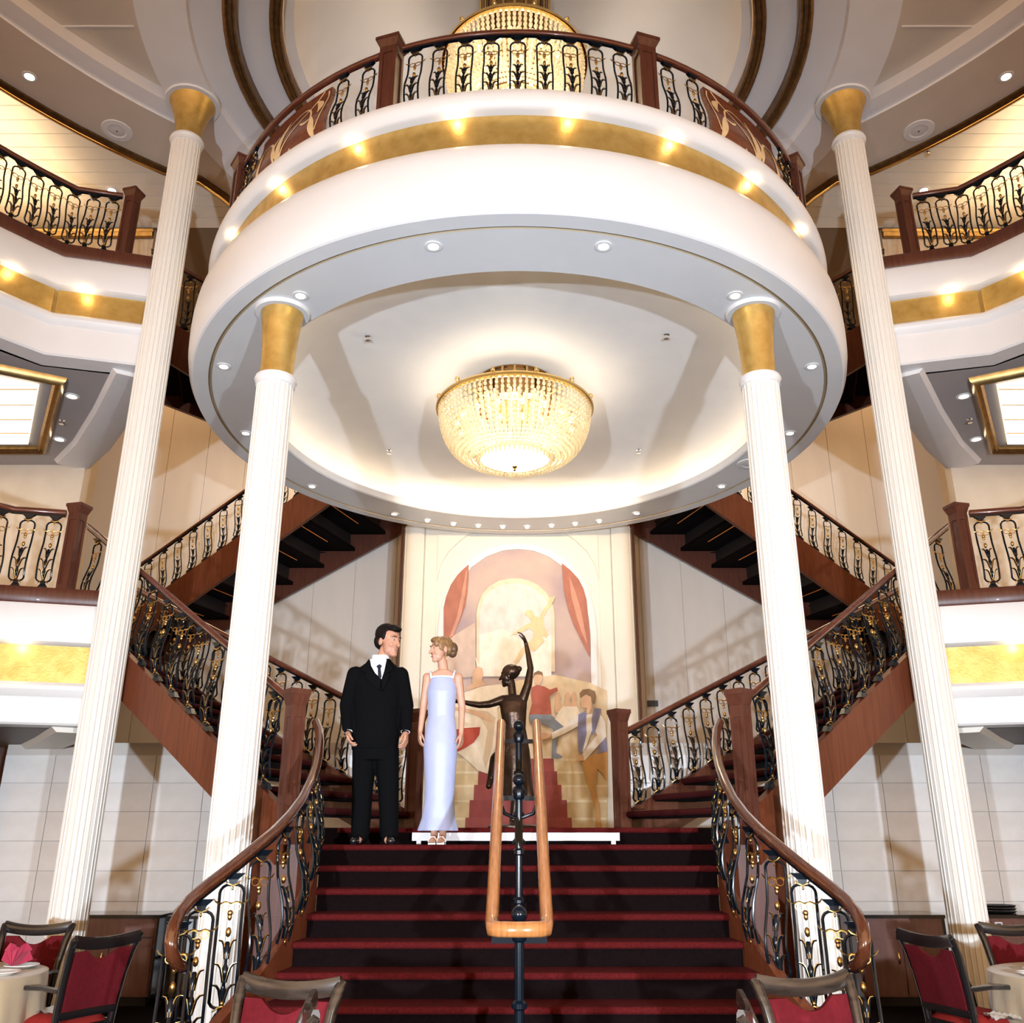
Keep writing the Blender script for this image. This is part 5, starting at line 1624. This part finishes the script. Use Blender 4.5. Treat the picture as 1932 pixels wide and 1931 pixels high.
TX, TY, TR = 4.02, 7.16, .64
for sg in (-1, 1):
    round_table(sg * TX, TY, TR, side(sg))
plate(-3.92, 6.70, 'large white plate at the front of the left table')
plate(-3.56, 7.02, 'small white plate at the right edge of the left table', .11)
plate(-3.62, 7.38, 'white plate at the back right of the left table', .12)
napkin(-3.90, 6.74, 'crimson napkin fan on the front plate of the left table', .765)
napkin(-3.66, 7.36, 'crimson napkin fan on the back plate of the left table', .767)
goblet(-4.02, 6.98, 'wine glass at the left end of the left table')
goblet(-3.93, 7.10, 'wine glass just right of the other glass on the left table')
part_salt = part('salt_shaker', MB().lathe([(.002, .747), (.022, .747), (.020, .77), (.014, .80), (.018, .81), (.012, .83), (.002, .835)], 20, -3.80, 7.0), M['chrome'], None, 60)
tag(part_salt, 'small silver salt shaker on the left table', 'salt shaker')
plate(3.78, 6.74, 'large white plate at the front of the right table')
plate(3.70, 7.16, 'white plate behind the front plate on the right table', .12)
plate(3.53, 6.98, 'small white plate at the left edge of the right table', .09)
napkin(3.80, 6.76, 'crimson napkin fan on the front plate of the right table', .765)
napkin(3.74, 7.18, 'crimson napkin fan on the second plate of the right table', .767)

# lace cloths left on two seats
for x, y, lb in ((-3.30, 7.26, 'white lace cloth lying on the seat of the chair by the left table'), (3.34, 7.04, 'white lace cloth lying on the seat of the chair by the right table')):
    vs = []
    n = 9
    for j in range(n):
        for i in range(n):
            u, v = i / (n - 1) * 2 - 1, j / (n - 1) * 2 - 1
            vs.append((x + u * .12, y + v * .10, .494 + .008 * math.sin(5 * u + 3 * v) + (.01 if (i + j) % 2 else 0)))
    vs += [(a, b_, c_ - .006) for a, b_, c_ in vs]
    fs = [(j * n + i, j * n + i + 1, (j + 1) * n + i + 1, (j + 1) * n + i) for j in range(n - 1) for i in range(n - 1)]
    fs += [tuple(q + n * n for q in reversed(f)) for f in fs]
    o = part('lace_cloth', MB().add(vs, fs), M['linen'], None, 60)
    tag(o, lb, 'cloth')


def sideboard(x0, x1, y0, label, plain=False):
    t = thing('sideboard', label, 'sideboard', ((x0 + x1) / 2, y0, 0))
    h = .84
    part('body', MB().box(x0, x1, y0, y0 + .5, .09, h), M['cabinet'], t)
    part('plinth', MB().box(x0 + .03, x1 - .03, y0 + .04, y0 + .5, 0, .09), M['black_lacquer'], t)
    part('worktop', MB().box(x0 - .03, x1 + .03, y0 - .03, y0 + .5, h, h + .035), M['black_lacquer'], t)
    part('side_panel', MB().box(x1 if x0 > 0 else x1, x1 + .025, y0 - .01, y0 + .5, .05, h), M['black_lacquer'], t)
    part('top_rail', MB().box(x0 + .02, x1 - .02, y0 - .012, y0, .66, h - .02), M['cabinet'], t)
    mid = (x0 + x1) / 2
    for a, b_, hx in ((x0 + .02, mid - .006, mid - .06), (mid + .006, x1 - .02, mid + .05)):
        top = .64 if a < mid - .1 else .56
        d = part('door', MB().box(a, b_, y0 - .018, y0, .11, top), M['cabinet'], t)
        part('handle', MB().lathe([(.004, .40), (.011, .42), (.012, .46), (.006, .50), (.003, .51)], 10, hx, y0 - .035), M['gold'], d)
    dr = part('drawer', MB().box(mid + .006, x1 - .02, y0 - .016, y0, .575, .64), M['cabinet'], t)
    part('slot', MB().box(mid + .03, x1 - .03, y0 - .004, y0 + .0, .645, .66), M['ink'], t)
    sp = part('socket_plate', MB().box(x0 + .05, x0 + .13, y0 - .022, y0 - .012, .705, .805), M['speaker'], t)
    part('socket_flap', MB().prism([(x0 + .07, 0), (x0 + .11, 0), (x0 + .11, .01), (x0 + .07, .01)], .72, .79) if False else MB().box(x0 + .068, x0 + .112, y0 - .028, y0 - .022, .72, .79), M['ink'], sp)
    return t


sideboard(-4.78, -3.84, 10.62, 'mahogany sideboard against the left tiled wall behind the tall column')
sideboard(3.60, 4.52, 10.62, 'mahogany sideboard with brass handles against the right tiled wall')
sideboard(5.02, 6.0, 10.62, 'mahogany sideboard at the far right with stacked trays on top')
for k in range(3):
    o = part('serving_tray', MB().oval([(.12, .10, .877 + .028 * k), (.17, .14, .879 + .028 * k), (.19, .155, .902 + .028 * k), (.18, .147, .902 + .028 * k), (.165, .135, .885 + .028 * k), (.01, .01, .884 + .028 * k)], 40, 5.26, 10.86), M['black_lacquer'], None, 60)
    tag(o, '%s black oval tray of the stack on the far right sideboard' % ('lowest', 'middle', 'topmost')[k], 'tray', 'stacked black trays')
t = thing('service_trolley', 'black service cart tucked beside the left sideboard', 'cart', (-3.6, 10.75, 0))
part('frame', MB().box(-3.74, -3.44, 10.66, 11.1, .05, .08).box(-3.74, -3.71, 10.66, 10.69, 0, .86).box(-3.47, -3.44, 10.66, 10.69, 0, .86).box(-3.74, -3.71, 11.07, 11.1, 0, .86).box(-3.47, -3.44, 11.07, 11.1, 0, .86), M['black_lacquer'], t)
part('top_tray', MB().box(-3.76, -3.42, 10.64, 11.12, .83, .86), M['black_lacquer'], t)
part('lower_tray', MB().box(-3.74, -3.44, 10.66, 11.1, .42, .45), M['black_lacquer'], t)

# wood framed doorways at both edges of the picture, under the lower decks
for sg, n in ((-1, '1'), (1, '2')):
    d = struct('door_' + n, sided(MB().box(6.12, 6.24, 10.95, 11.25, 0, 2.66).box(7.2, 7.32, 10.95, 11.25, 0, 2.66).box(6.24, 7.2, 10.95, 11.25, 2.30, 2.66), sg), M['wood'], 'mahogany doorway under the lower %s deck' % side(sg))
    part('door_leaf', sided(MB().box(6.24, 7.2, 11.12, 11.18, 0, 2.30), sg), M['sconce_blue'] if sg < 0 else M['wood'], d)
    part('door_panel', sided(MB().box(6.36, 7.08, 11.10, 11.12, .2, 1.75), sg), M['sconce_blue'] if sg < 0 else M['wood_light'], d)
    part('transom', sided(MB().box(6.30, 7.14, 11.09, 11.12, 1.85, 2.22), sg), M['brass'], d)
    struct('wall_end_' + side(sg), sided(MB().box(7.32, 13, 11.2, 11.4, 0, 2.7), sg), M['wood'], 'wood clad wall beyond the %s doorway' % side(sg))
